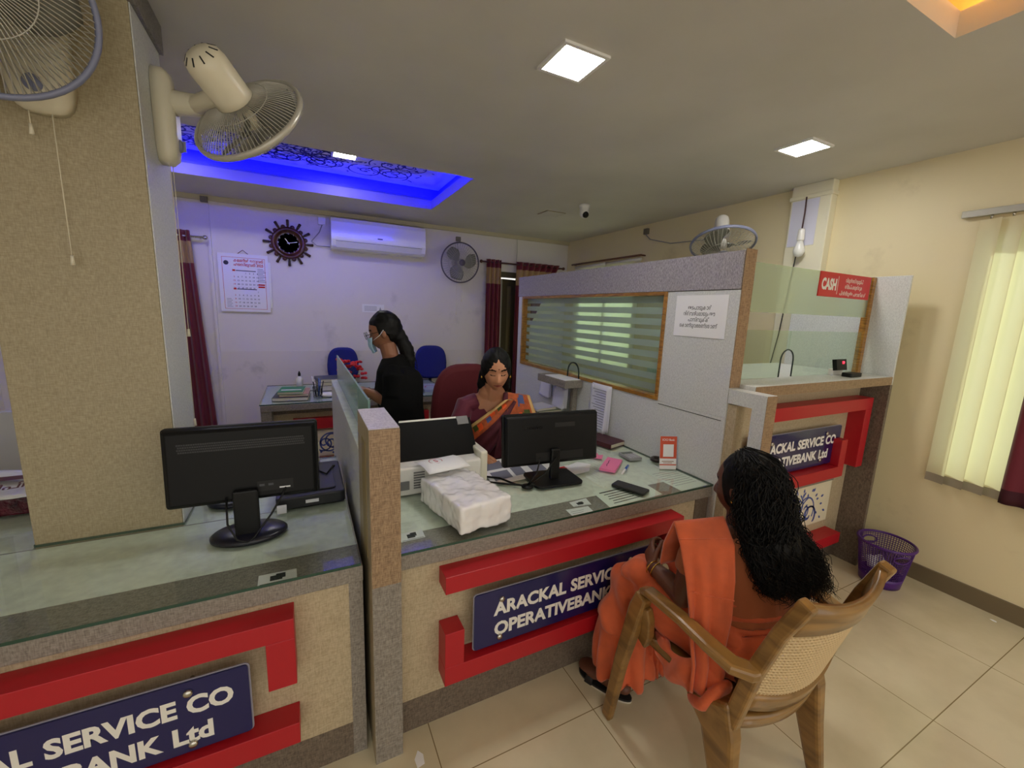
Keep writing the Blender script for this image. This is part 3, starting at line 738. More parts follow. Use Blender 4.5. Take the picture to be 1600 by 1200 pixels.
# ------------------------------------------------------------------ wall fans
cage_m = mat('fan_cage_wire', (186, 182, 170), .35, .3)
blade_m = glass('fan_blade_plastic', (196, 196, 190), .35, .1, (170, 170, 160))
fan_grey = mat('fan_grey_blue', (128, 132, 158), .35)
def wall_fan(label, c, axis, R, mount, mn, body, rim, spokes=64, mount_up=Z, box=(.055, .085, .045), elbow=None, cord=None, roll=.3, msc=1.0):
    """guard centre c, blowing along axis; bracket at mount on a surface with normal mn"""
    t = thing('wall_fan', label, 'fan', mount, 'wall fans')
    c = Vector(c); n = Vector(axis).normalized(); u = n.orthogonal().normalized(); v = n.cross(u)
    g = MB(); dp = R * .40
    def wire(a, front):
        d = u * cos(a) + v * sin(a); P = []
        for q in range(7):
            r = R * (.16 + .84 * q / 6); h = dp * (1 - ((r / R) ** 2.6)) * (1 if front else -.85)
            aa = a + (.22 * (1 - q / 6) if front else 0)
            P.append(c + (u * cos(aa) + v * sin(aa)) * r + n * h)
        return P
    for k in range(spokes):
        a = 2 * pi * k / spokes
        g.tube(wire(a, True), .0017, 4, cap=False); g.tube(wire(a + pi / spokes, False), .0017, 4, cap=False)
    for q, s in ((.55, 1), (.55, -.85)):
        g.torus(c + n * dp * s * (1 - q ** 2.6), n, R * q, .0016, 40, 5)
    gd = g.build('guard', cage_m, t)
    r = MB(); r.torus(c, n, R, .0085, 56, 8, 1.5); r.build('rim', rim, gd)
    h = MB(); h.lathe([(0, dp * 1.06), (R * .13, dp * 1.04), (R * .17, dp * .95), (R * .17, dp * .88)], c, 24, n); h.build('badge', rim, gd)
    for k in range(3):
        b = MB(); a0 = roll + k * 2 * pi / 3
        def f(s, w):
            rr = R * (.14 + .74 * s); ww = (.30 + .42 * sin(pi * min(1, s * .9 + .12))) * (w - .5) * 1.9
            a = a0 + ww + .25 * s; return c + (u * cos(a) + v * sin(a)) * rr + n * (.045 * R / .24 * (w - .5) * 2 * (1 - .4 * s))
        b.sheet(f, 8, 8); b.build('blade', blade_m, t, solid=.003)
    b = MB(); b.lathe([(0, .03), (R * .12, .028), (R * .14, .0), (R * .12, -.03)], c, 20, n); b.build('hub', body, t)
    # motor behind the guard
    m = MB(); ml = .16 if msc == 1 else .150; mr = .052 * msc
    m.lathe([(mr * .95, -dp * .82), (mr * 1.04, -dp * .86), (mr, -dp * .9 - .02), (mr, -dp * .9 - ml * .75), (mr * .9, -dp * .9 - ml * .9), (mr * .6, -dp * .9 - ml), (0, -dp * .9 - ml * 1.03)], c, 24, n)
    mo = m.build('motor_housing', body, t)
    if msc > 1:
        for k in range(10):
            a = 2 * pi * k / 10; d = u * cos(a) + v * sin(a); s = MB(); tg = (d * mr * .30 + n * ml * .10).normalized(); nn = n.cross(d).cross(tg)
            s.obox(c - n * (dp * .9 + ml * .95) + d * mr * .75, tg, n.cross(d), nn, .012, .0022, .0012); s.build('vent_slot', black_matt, mo)
    mt = Vector(mount); mn = Vector(mn).normalized(); sd = mn.cross(mount_up).normalized()
    hw, hh, hd = box
    M = MB(); rings = []
    for k, (sc, dd) in enumerate(((1, 0), (1, hd * .6), (.88, hd * .95), (.6, hd * 1.1))):
        ring = []
        for j in range(24):
            a = 2 * pi * j / 24; e = .55
            x = (abs(cos(a)) ** e) * (1 if cos(a) > 0 else -1) * hw * sc; y = (abs(sin(a)) ** e) * (1 if sin(a) > 0 else -1) * hh * sc
            ring.append(mt + sd * x + mount_up * y + mn * dd)
        rings.append(ring)
    M.loft(rings, True); mo2 = M.build('wall_bracket', body, t)
    kb = MB(); kc = mt - mount_up * hh * .55 + mn * hd * .9; kb.lathe([(.024, 0), (.022, .016), (.012, .02), (0, .021)], kc, 20, mn); kb.obox(kc + mn * .022, mn, mount_up, sd, .006, .018, .004); kb.build('knob', fan_grey, mo2)
    el = Vector(elbow) if elbow else mt + mn * .12 + mount_up * .06
    A = MB(); st = mt + mount_up * hh * .35 + mn * hd * .6; en = c - n * (dp * .9 + ml * .35) - mount_up * mr * .5
    A.tube([st, st.lerp(el, .5) + mount_up * .0, el], [.036 * msc, .032 * msc, .03 * msc], 14, round_ends=True); A.build('arm', body, t)
    A = MB(); A.tube([el, el.lerp(en, .5), en], [.026 * msc, .024 * msc, .024 * msc], 12, round_ends=True); A.build('neck', body, t)
    if cord:
        for i, (dx, ln) in enumerate(cord):
            K = MB(); p = mt + sd * dx - mount_up * hh * .9 + mn * hd * .5; K.tube([p, p - mount_up * ln], .0014, 5); K.tube([p - mount_up * ln, p - mount_up * (ln + .03)], [.004, .006], 8); K.build('pull_cord', ivory_plastic, t)
    return t
# big fan on the column's right face, blowing down and away
fa = Vector((.520, .662, -.525))
wall_fan('ivory wall fan tilted downward on the right side of the column', Vector((-.14, 1.90, 2.250)), fa, .198, (-.437, 2.06, 2.25), X, ivory_plastic, cage_m, 84, msc=1.22, box=(.06, .16, .055), elbow=(-.31, 2.02, 2.30), cord=((-.02, .62), (.02, .98)))
wall_fan('wall fan facing us on the front of the column, cut by the left edge', Vector((-.715, 1.66, 2.355)), Vector((.30, -.90, -.15)), .245, (-.66, 1.867, 2.28), -Y, ivory_plastic, fan_grey, 90, box=(.075, .15, .06), elbow=(-.72, 1.79, 2.36), cord=((-.02, .42), (.03, .05)))
wall_fan('grey rimmed wall fan on the back wall beside the maroon curtain', Vector((1.76, 5.0, 2.17)), Vector((-.05, -1, -.08)), .235, (1.80, 5.184, 2.16), -Y, mat('fan_body_grey', (150, 146, 150), .4), mat('fan_rim_dark', (84, 76, 92), .4), 44, box=(.05, .08, .05), elbow=(1.78, 5.12, 2.17), cord=((-.04, .35), (.03, .52)))
wall_fan('wall fan above the cash room partition on the yellow wall', Vector((3.02, 2.35, 2.195)), Vector((-.229, -.309, -.902)), .235, (3.463, 2.75, 2.36), -X, white_plastic, fan_grey, 44, box=(.05, .08, .05), elbow=(3.36, 2.68, 2.42))

# ------------------------------------------------------------------ back wall objects
t = thing('air_conditioner', 'white split air conditioner on the back wall under the blue recess', 'air conditioner', (.82, 5.2, 2.2))
prof = [(5.218, 2.20), (5.218, 2.535), (5.07, 2.535), (5.02, 2.52), (5.0, 2.48), (4.995, 2.30), (5.02, 2.235), (5.06, 2.205)]
a = MB(); a.prism([(.315, y, z) for y, z in prof], (1.02, 0, 0)); a.build('body', mat('ac_white', (238, 238, 242), .12, coat=.5), t, bevel=.006)
a = MB(); a.obox((.825, 5.012, 2.252), X, (0, .4, -.9), (0, .9, .4), .46, .034, .004); fl = a.build('air_flap', mat('ac_flap', (220, 220, 222), .3), t, bevel=.002)
a = MB(); a.obox((.825, 5.0035, 2.287), X, Y, Z, .465, .004, .003); a.build('outlet_gap', mat('outlet_dark', (60, 60, 64), .5), t)
a = MB(); a.box(.79, .845, 4.992, 4.9955, 2.337, 2.349); a.build('brand_plate', mat('brand_grey', (58, 60, 70), .4), t)
t = thing('socket_box', 'white socket box at the left end of the air conditioner', 'socket', (.24, 5.21, 2.49))
a = MB(); a.box(.20, .275, 5.185, 5.22, 2.46, 2.545); a.build('box', white_plastic, t, bevel=.004)
a = MB(); a.tube([(.24, 5.20, 2.46), (.21, 5.19, 2.38), (.13, 5.20, 2.28), (.18, 5.195, 2.235), (.31, 5.19, 2.235)], .005, 6); a.build('cable', mat('cable_grey', (150, 146, 150), .5), t)

t = thing('wall_clock', 'dark wooden ship-wheel wall clock', 'clock', (-.093, 5.2, 2.23))
cx, cz, yw = -.093, 2.235, 5.213
dkw = wood('dark_clock_wood', (34, 18, 14), (66, 36, 26), .3)
a = MB(); a.lathe([(.10, 0), (.165, 0), (.165, -.02), (.15, -.035), (.125, -.03), (.125, -.015), (.10, -.012)], (cx, yw, cz), 40, Y); a.build('wheel_rim', wood('clock_rim_wood', (58, 24, 18), (96, 44, 32), .3), t)
for k in range(12):
    an = 2 * pi * k / 12; d = X * cos(an) + Z * sin(an); c = Vector((cx, yw - .014, cz))
    a = MB(); a.tube([c + d * .15, c + d * .175, c + d * .18, c + d * .20, c + d * .235, c + d * .24], [.010, .008, .012, .013, .015, .004], 8); a.build('spoke_handle', dkw, t)
    an += pi / 12; d = X * cos(an) + Z * sin(an)
    a = MB(); a.sphere(c + d * .168, (.022, .010, .022), 8, 6); a.build('scallop', wood('clock_rim_wood2', (58, 24, 18), (90, 40, 30), .3) if 'clock_rim_wood2' not in MC else MC['clock_rim_wood2'], t)
a = MB(); a.lathe([(0, -.012), (.124, -.012), (.124, -.002), (0, -.002)], (cx, yw, cz), 40, Y); dl = a.build('dial', mat('clock_dial', (34, 36, 46), .25), t)
for k in range(12):
    a = MB(); an = pi / 2 - 2 * pi * k / 12; write(a, str(k or 12), (cx + .098 * cos(an), yw - .0128, cz + .098 * sin(an) - .009), X, Z, h=.018, align='C', bold=.01); a.build('numeral', mat('clock_silver', (180, 180, 190), .4), dl)
for an, ln, w in ((radians(125), .055, .007), (radians(12), .085, .005)):
    a = MB(); d = X * cos(an) + Z * sin(an); a.ribbon([Vector((cx, yw - .014, cz)) - d * .015, Vector((cx, yw - .014, cz)) + d * ln], w, -Y); a.build('hand', mat('clock_hand', (235, 235, 240), .4), dl)

t = thing('wall_calendar', 'printed month calendar hanging on the back wall', 'calendar', (-.51, 5.2, 1.8))
a = MB(); a.box(-.735, -.295, 5.196, 5.204, 1.502, 2.085); a.build('page', mat('calendar_paper', (234, 232, 246), .6), t)
a = MB(); a.box(-.30, -.275, 5.205, 5.211, 1.55, 2.02); a.build('back_pages', paper_w, t)
a = MB(); a.tube([(-.56, 5.20, 2.085), (-.515, 5.208, 2.125), (-.47, 5.20, 2.085)], .003, 5); a.build('hanging_loop', mat('brown_string', (110, 60, 50), .7), t)
a = MB(); yy = 5.1955
a.m = 0; write(a, 'കലണ്ടർ ജനുവരി', (-.60, yy, 2.005), X, Z, h=.028, w=.26, bold=.03); write(a, 'ഫെബ്രുവരി 2025', (-.60, yy, 1.965), X, Z, h=.028, w=.26, bold=.03)
for (xa, xb, za, zb) in ((-.70, -.325, 2.045, 2.048), (-.70, -.325, 1.53, 1.533), (-.70, -.697, 1.53, 2.048), (-.328, -.325, 1.53, 2.048)): a.box(xa, xb, yy - .0003, yy, za, zb)
a.box(-.395, -.335, yy - .0003, yy, 1.775, 1.79); a.box(-.395, -.335, yy - .0003, yy, 1.752, 1.768)
a.m = 1
for (z0, first, n) in ((1.885, 3, 31), (1.70, 6, 28)):
    a.m = 0; a.box(-.615, -.59, yy - .0003, yy, z0 + .025, z0 + .042)
    a.m = 1; a.box(-.585, -.41, yy - .0003, yy, z0 + .028, z0 + .036)
    for d in range(1, n + 1):
        k = first + d - 1; a.m = 0 if k % 7 == 0 else 1
        write(a, str(d), (-.602 + (k % 7) * .034, yy, z0 - (k // 7) * .037), X, Z, h=.015, align='C', bold=.015)
a.m = 1
for k in range(9): a.box(-.395, -.345 + .012 * (k % 3), yy - .0003, yy, 1.94 - k * .016, 1.944 - k * .016)
for k in range(6): a.box(-.68, -.64 + .01 * (k % 2), yy - .0003, yy, 1.63 - k * .016, 1.633 - k * .016)
a.lathe([(0, 0), (.022, 0), (.022, -.0005), (0, -.0005)], (-.665, yy, 1.99), 20, Y)
a.build('printing', [red_ink, mat('calendar_ink', (60, 58, 86), .7)], t)

t = thing('wall_notice', 'small white paper strip taped on the back wall', 'notice', (.76, 5.21, 1.58))
a = MB(); a.box(.635, .885, 5.2125, 5.2145, 1.535, 1.63); a.build('paper_strip', paper_w, t)
a = MB()
for k in range(4): a.box(.66, .80, 5.2118, 5.2124, 1.60 - k * .015, 1.605 - k * .015)
a.add([(.825, 5.212, 1.56), (.855, 5.212, 1.56), (.84, 5.212, 1.60)], [(0, 1, 2)], False); a.build('print', mat('faint_print', (150, 150, 160), .7), t)
for (x, z, lb) in ((-.80, 2.565, 'grey cable junction box above the calendar'), (1.79, 2.47, 'grey cable junction box above the back wall fan')):
    solo(MB().box(x - .03, x + .03, 5.155, 5.185, z - .025, z + .03), 'junction_box', mat('box_grey', (120, 112, 104), .5), lb, 'junction box', (x, 5.17, z), bevel=.003)
solo(MB().box(3.43, 3.463, 3.63, 3.69, 2.50, 2.56), 'junction_box', mat('box_grey', (120, 112, 104), .5), 'small junction box high on the yellow wall behind the partition', 'junction box', (3.45, 3.66, 2.53), bevel=.003)
solo(MB().tube([(3.45, 3.68, 2.51), (3.45, 3.60, 2.44), (3.45, 3.30, 2.36), (3.44, 2.85, 2.34)], .005, 6), 'cable', mat('cable_grey', (150, 146, 150), .5), 'thin cable drooping from the junction box to the cash room fan', 'cable', (3.45, 3.3, 2.4))
solo(MB().tube([(1.79, 5.21, 2.45), (1.80, 5.205, 2.38), (1.815, 5.20, 2.24)], .004, 6), 'cable', mat('cable_grey', (150, 146, 150), .5), 'thin cable running down to the back wall fan', 'cable', (1.8, 5.2, 2.4))
solo(MB().tube([(2.63, 5.20, 2.56), (2.64, 5.205, 2.40), (2.63, 5.20, 2.27)], .003, 6), 'cable', mat('cable_grey', (150, 146, 150), .5), 'thin cable hanging above the right back curtain', 'cable', (2.63, 5.2, 2.4))
# curtain rod of the hidden side window
t = thing('curtain_rod', 'bare brown curtain rod on the yellow wall above the partition', 'curtain rod', (3.40, 4.3, 2.26))
a = MB(); a.tube([(3.40, 3.66, 2.275), (3.40, 5.0, 2.275)], .012, 10); a.build('rod', mat('rod_brown', (110, 72, 58), .4), t)
for y in (3.66, 4.98): a = MB(); a.tube([(3.40, y, 2.275), (3.46, y, 2.275)], .009, 8); a.build('bracket', mat('rod_brown', (110, 72, 58), .4), t)
# curtains
maroon = mat('maroon_cloth', (104, 8, 34), .75, sheen=.3); gold = mat('gold_cloth', (166, 134, 92), .7, sheen=.2); dark_mar = mat('dark_maroon_cloth', (62, 6, 26), .8)
def curtain(name, label, group, x0, x1, y, z0, z1, folds, amp, flare=0.0, axis='x', bands=True, hem=0.0):
    t = thing(name, label, 'curtain', ((x0 + x1) / 2, y, z0) if axis == 'x' else (y, (x0 + x1) / 2, z0), group)
    def f(u, v):
        z = z0 + (z1 - z0) * v; w = 1 + flare * min(1, (1 - v) * (2.2 if flare < 0 else 1))
        xm = x0; x = xm + (x1 - x0) * u * w; d = amp * sin(u * folds * 2 * pi) * (1.0 if v < .985 else .6)
        return (x, y + d, z) if axis == 'x' else (y + d, x, z)
    a = MB(); a.sheet(f, 60, 40); k = 0
    for i in range(60):
        for j in range(40):
            zc = z0 + (z1 - z0) * (j + .5) / 40
            if bands and z1 - .30 < zc < z1 - .085: a.mi[k] = 1
            elif zc < z0 + hem: a.mi[k] = 2
            k += 1
    a.build('curtain_cloth', [maroon, gold, dark_mar], t, solid=.004)
    return t
curtain('window_curtain', 'maroon curtain with gold band at the left beside the column', 'maroon curtains', -1.10, -.93, 5.13, .22, 2.26, 3, .022, .55)
t = thing('curtain_rod', 'short steel curtain rod end left of the calendar', 'curtain rod', (-.95, 5.13, 2.20))
a = MB(); a.tube([(-1.5, 5.13, 2.205), (-.83, 5.13, 2.205)], .011, 10); a.build('rod', chrome, t)
a = MB(); a.sphere((-.81, 5.13, 2.205), .022); a.build('finial', chrome, t)
a = MB(); a.tube([(-.86, 5.13, 2.205), (-.86, 5.215, 2.205)], .008, 8); a.build('bracket', chrome, t)
curtain('window_curtain', 'maroon curtain with gold band left of the back opening', 'maroon curtains', 2.165, 2.375, 5.13, .22, 2.265, 3.5, .022, .0)
curtain('window_curtain', 'maroon curtain gathered above the partition, right of the back opening', 'maroon curtains', 2.60, 3.28, 5.13, .22, 2.265, 7, .024, -.72)
t = thing('curtain_rod', 'dark curtain rod across the back opening', 'curtain rod', (2.7, 5.13, 2.23))
a = MB(); a.tube([(2.10, 5.13, 2.228), (3.33, 5.13, 2.228)], .011, 10); a.build('rod', mat('rod_dark', (70, 30, 30), .4), t)
for x in (2.12, 3.31): a = MB(); a.tube([(x, 5.13, 2.228), (x, 5.22, 2.228)], .008, 8); a.build('bracket', mat('rod_dark', (70, 30, 30), .4), t)
for x in (2.09, 3.345): a = MB(); a.sphere((x, 5.13, 2.228), .022); a.build('finial', mat('rod_dark', (70, 30, 30), .4), t)
curtain('window_curtain', 'maroon curtain with dark hem beside the blinds at the right edge', 'maroon curtains', -.25, .715, 3.405, .66, 2.30, 9, .014, 0, axis='y', bands=False, hem=.09)
for k, (ya, yb2) in enumerate(((4.31, 4.97), (3.70, 4.305))):
    t = thing('window_blind', ('pale roller blind seen through the striped window, left one', 'pale roller blind seen through the striped window, right one')[k], 'blind', (3.44, ya, 1.2), 'roller blinds of the cash room')
    a = MB(); a.box(3.438, 3.442, ya, yb2, .98, 2.235); a.build('blind_cloth', cloth_translucent('roller_cloth', (240, 236, 224), .72) if k == 0 else MC['roller_cloth'], t)
    a = MB(); a.cyl((3.44, ya, 2.24), (3.44, yb2, 2.24), .016, 12); a.build('roller', white_plastic, t)
# vertical blinds
t = thing('vertical_blind', 'cream vertical blinds on the yellow wall at right', 'blind', (3.44, .7, 1.4))
a = MB(); a.box(3.425, 3.455, .0, 1.115, 2.225, 2.262); a.build('head_rail', mat('rail_grey', (176, 172, 160), .35, .4), t, bevel=.002)
slat_m = cloth_translucent('blind_cloth', (240, 230, 198), .40); wt = mat('blind_weight', (168, 160, 140), .6)
for k in range(11):
    y = .993 - k * .082
    tilt = .010
    s = MB(); yc = .046
    def f(u, v):
        yy = y + (u - .5) * 2 * yc; return (3.432 + (u - .5) * 2 * .014 + .005 * cos((u - .5) * pi), yy, .665 + (2.205 - .665) * v)
    s.sheet(f, 4, 30); q = 0
    for i in range(4):
        for j in range(30):
            if j < 1: s.mi[q] = 1
            q += 1
    sl = s.build('slat', [slat_m, wt], t)
    h = MB(); h.tube([(3.436, y, 2.205), (3.438, y, 2.228)], .006, 6); h.build('hanger', chrome, sl)
# lamp holder and paper on the pier
t = thing('hanging_bulb', 'white light bulb hanging by a black wire before the pier', 'bulb', (3.33, 1.93, 2.1))
a = MB(); a.tube([(3.372, 1.96, 2.515), (3.36, 1.95, 2.40), (3.345, 1.945, 2.27)], .005, 6); a.build('wire', mat('wire_dark', (70, 40, 48), .5), t)
a = MB(); a.lathe([(.018, .075), (.022, .06), (.024, .0), (.022, -.01)], (3.342, 1.943, 2.21), 16); a.build('holder', white_plastic, t)
a = MB(); a.lathe([(.018, .0), (.026, -.03), (.037, -.06), (.038, -.08), (.026, -.11), (0, -.118)], (3.342, 1.943, 2.20), 18); a.build('bulb', mat('bulb_opal', (236, 236, 232), .3), t)
solo(MB().tube([(3.345, 1.96, 2.10), (3.36, 1.985, 1.9), (3.37, 2.02, 1.5), (3.37, 2.06, 1.2)], .004, 6), 'cable', mat('wire_black', (26, 26, 28), .5), 'black cable hanging down the pier below the bulb', 'cable', (3.36, 2.0, 1.7))
solo(MB().box(3.386, 3.3885, 1.875, 2.065, 2.17, 2.50), 'paper_sheet', mat('paper_bluish', (214, 214, 232), .7), 'blank white paper pasted on the pier behind the bulb', 'paper', (3.387, 1.97, 2.3))

# notice on the partition
t = thing('paper_notice', 'white paper notice with four printed lines on the partition', 'notice', (1.862, 1.53, 1.6))
a = MB(); a.box(1.8605, 1.8625, 1.376, 1.695, 1.505, 1.722); a.build('paper', paper_w, t)
a = MB()
for k, (s, w) in enumerate((('ഇടപാടുകാർ', .145), ('നിർബന്ധമായും ഈ', .195), ('പാസ്ബുക്ക്', .13), ('െകാണ്ടുവേരണ്ടതാണ്', .235))):
    write(a, s, (1.8603, 1.540, 1.648 - k * .031), -Y, Z, h=.021, w=w, bold=.008, align='C')
a.build('printing', ink, t)
# papers clipped under the window
doc_m = mat('document_white', (226, 226, 238), .7)
def hung_papers(name, label, y0, y1, z0, z1, n, lines, x=1.855):
    t = thing(name, label, 'papers', (x, (y0 + y1) / 2, z0), 'papers hanging on the partition')
    for k in range(n):
        a = MB(); a.sheet(lambda u, v: (x - .004 * k - .02 * (1 - v) ** 2 * (.4 + .3 * k) - .006 * sin(u * 3 + k), y0 + (y1 - y0) * u + .008 * k, z0 + (z1 - z0) * v - .006 * k), 8, 12); sh = a.build('sheet', doc_m, t, solid=.001)
    if lines:
        a = MB(); xx = x - .004 * (n - 1) - .0022
        for q in range(16):
            z = z1 - .04 - q * .018; v = (z - z0) / (z1 - z0); X0 = xx - .02 * (1 - v) ** 2 * (.4 + .3 * (n - 1)) - .008
            a.box(X0, X0 + .0005, y0 + .035, y1 - .03 - .02 * (q % 3), z, z + .004)
        a.build('printing', mat('print_grey', (120, 120, 130), .7), sh)
hung_papers('hanging_papers', 'white printed form sheets hanging below the partition window', 2.165, 2.375, .80, 1.125, 3, True)
hung_papers('hanging_papers', 'small crumpled slips hanging left of the bracket shelf', 2.92, 3.10, .90, 1.085, 2, False)
hung_papers('hanging_papers', 'small slips hanging from the bracket shelf by the books', 2.60, 2.78, .88, 1.04, 3, False, 1.80)
# bracket shelf
t = thing('bracket_shelf', 'small grey bracket shelf on the partition with pay window above', 'shelf', (1.78, 2.7, 1.08))
a = MB(); a.box(1.70, 1.857, 2.50, 2.90, 1.06, 1.115); a.build('board', grey_w, t, bevel=.002)
a = MB(); a.box(1.82, 1.857, 2.56, 2.60, .765, 1.06); a.build('support', grey_w, t)
a = MB(); a.box(1.71, 1.85, 2.52, 2.80, 1.1155, 1.120); a.build('slip', paper_w, t)
a = MB(); a.tube([(1.850, 2.62 + .075 * cos(pi * k / 12), 1.118 + .09 * sin(pi * k / 12) ** .6 * 1.3) for k in range(13)], .006, 6); a.build('arched_edge', mat('dark_glass_edge', (24, 40, 40), .2), t)

# ------------------------------------------------------------------ things on the counters
GZ = .7632
def monitor(label, c, yaw, W, H, tilt, zb, zt, base, stand_w, holes=False, logo=False):
    t = thing('computer_monitor', label, 'monitor', (c[0], c[1], GZ))
    M = Matrix.Translation((c[0], c[1], 0)) @ Matrix.Rotation(yaw, 4, 'Z')
    T = Matrix.Translation((c[0], c[1], zb)) @ Matrix.Rotation(yaw, 4, 'Z') @ Matrix.Rotation(tilt, 4, 'X')
    h = zt - zb
    s = MB(T); s.rbox((-W / 2, .0, 0), X, Z, Y, W, h, .022, .012); s.build('screen_bezel', black_plastic, t, bevel=.003)
    s = MB(T); s.box(-W / 2 + .015, W / 2 - .015, .0222, .0235, .02, h - .015); s.build('screen', mat('screen_dark', (14, 16, 22), .1), t)
    b = MB(T); m = .004
    rings = []
    for (g, d) in ((m, 0.0), (m + .004, -.016), (m + .014, -.026)):
        rings.append([(-W / 2 + g, d, g), (W / 2 - g, d, g), (W / 2 - g, d, h - g), (-W / 2 + g, d, h - g)])
    b.loft([[Vector(p) for p in r] for r in reversed(rings)], True, smooth=False); bk = b.build('back_shell', mat('monitor_black', (13, 13, 14), .5, spec=.25), t, bevel=.003)
    if holes:
        v = MB(T)
        for r in range(4):
            for k in range(58):
                x = -W / 2 + .05 + k * (W - .10) / 57 + (r % 2) * .003; z = h - .028 - r * .0085
                v.box(x - .0026, x + .0026, -.0272, -.0258, z - .0028 - .026, z + .0028 - .026)
        v.build('vent_hole', mat('vent_grey', (46, 46, 48), .5), bk)
        v = MB(T); v.box(.035, .15, -.0268, -.0258, .035, .072); pt = v.build('port_panel', mat('port_black', (8, 8, 8), .6), bk)
        v = MB(T); v.box(.042, .058, -.0278, -.0266, .054, .062); v.box(.07, .086, -.0278, -.0266, .054, .062); v.m = 1; v.box(.105, .14, -.0278, -.0266, .040, .045)
        v.build('port', [mat('port_grey', (70, 72, 78), .5), paper_w], pt)
    if logo:
        v = MB(T); write(v, 'Lenovo', (-.17, -.0268, h - .075), X, Z, h=.020, w=.105, bold=.02); v.build('logo', mat('logo_dark', (8, 8, 8), .2), bk)
        v = MB(T); v.rbox((.005, -.0262, h - .072), X, Z, -Y, .115, .022, .0008, .002); v.build('sticker', mat('sticker_black', (10, 9, 9), .5), bk)
        v = MB(T); v.box(-.10, .17, -.0268, -.0258, .024, .066); v.build('port_panel', mat('port_black', (8, 8, 8), .6), bk)
    p = MB(M)
    if base == 'round':
        p.box(-stand_w / 2, stand_w / 2, -.05, -.028, GZ + .015, zb + .055); p.build('stand_neck', black_plastic, t, bevel=.006)
        q = MB(M); rings = []
        for (sc, z) in ((1, GZ), (1.0, GZ + .010), (.92, GZ + .018), (.4, GZ + .024)):
            rings.append([(.122 * sc * cos(2 * pi * j / 40), -.01 + .085 * sc * sin(2 * pi * j / 40), z) for j in range(40)])
        q.loft([[Vector(a) for a in r] for r in rings], True); q.build('stand_base', mat('base_navy_black', (20, 20, 34), .3), t)
    else:
        p.box(-stand_w / 2, stand_w / 2, -.045, -.02, GZ + .008, zb + .09); p.build('stand_neck', black_plastic, t, bevel=.006)
        q = MB(M); q.rbox((-.13, -.12, GZ), X, Y, Z, .26, .20, .012, .03); q.build('stand_base', black_plastic, t, bevel=.003)
    return t
t = monitor('black monitor seen from behind on the left counter, round stand', (-.205, 1.685), radians(-2), .475, .28, radians(-4), .892, 1.172, 'round', .078, holes=True)
for P in ([(-.265, 1.655, .925), (-.262, 1.62, .84), (-.235, 1.60, .785), (-.205, 1.592, .775), (-.185, 1.60, .785), (-.13, 1.63, .85), (-.095, 1.65, .905), (-.08, 1.655, .935)],):
    a = MB(); a.tube(P, .0035, 8); a.build('cable', black_plastic, t)
t = monitor('black monitor with dark lettering on its back, square stand, before the seated clerk', (1.115, 1.72), radians(-5), .535, .27, radians(-6), .842, 1.105, 'square', .05, logo=True)
for P in ([(1.02, 1.675, .90), (.99, 1.655, .83), (.945, 1.66, .775)], [(1.11, 1.675, .89), (1.04, 1.655, .82), (.95, 1.66, .775)]):
    a = MB(); a.tube(P, .0035, 8); a.build('cable', black_plastic, t)
solo(MB().tube([(.78, 1.86, GZ + .006), (.86, 1.80, GZ + .006), (.90, 1.70, GZ + .006), (.94, 1.66, GZ + .008)], .005, 8).lathe([(0, .012), (.026, .010), (.03, .002), (.028, 0), (0, 0)], (.945, 1.66, GZ), 18).tube([(.78, 1.78, GZ + .006), (.85, 1.73, GZ + .006), (.94, 1.66, GZ + .008)], .005, 8), 'power_cable', black_plastic, 'coiled black power cable at the foot of the clerk monitor', 'cable', (.9, 1.7, GZ))

# black flat device with cable on the left counter
t = thing('passbook_printer', 'flat black device behind the left monitor', 'printer', (.02, 2.0, GZ))
a = MB(); a.rbox((-.13, 1.83, GZ), X, Y, Z, .265, .40, .05, .02); a.build('body', mat('device_black', (24, 24, 30), .4), t, bevel=.006)
a = MB(); a.rbox((-.10, 1.87, GZ + .0505), X, Y, Z, .20, .30, .006, .015); a.build('lid', mat('device_lid', (34, 34, 44), .35), t, bevel=.002)
a = MB(); a.box(-.02, .03, 1.8285, 1.8297, GZ + .018, GZ + .032); a.build('front_label', paper_w, t)
a = MB(); a.tube([(.03, 2.10, GZ + .06), (.07, 2.02, GZ + .062), (.10, 2.12, GZ + .062), (.13, 2.2, GZ + .03)], .004, 6); a.build('cable', black_plastic, t)
solo(MB().lathe([(0, 0), (.09, 0), (.09, .012), (.08, .018), (0, .02)], (-.30, 2.02, GZ), 32), 'round_stand_base', mat('base_navy', (22, 24, 44), .3), 'dark blue round stand base between column and left monitor', 'stand', (-.30, 2.02, GZ))
t = thing('notepad', 'cream note slips standing behind the left monitor corner', 'notepad', (.015, 2.29, GZ))
a = MB(); a.box(.0, .05, 2.27, 2.31, GZ, GZ + .13); a.build('slip_block', mat('cream_paper', (226, 226, 196), .7), t)
a = MB(); a.box(-.0005, .0505, 2.269, 2.2699, GZ + .06, GZ + .064); a.build('rubber_band', grey_plastic, t)
solo(MB().rbox((-.125, 1.80, GZ), X, Y, Z, .035, .02, .03, .003), 'white_box', paper_w, 'tiny white box behind the left monitor stand', 'box', (-.08, 1.8, GZ), bevel=.002)
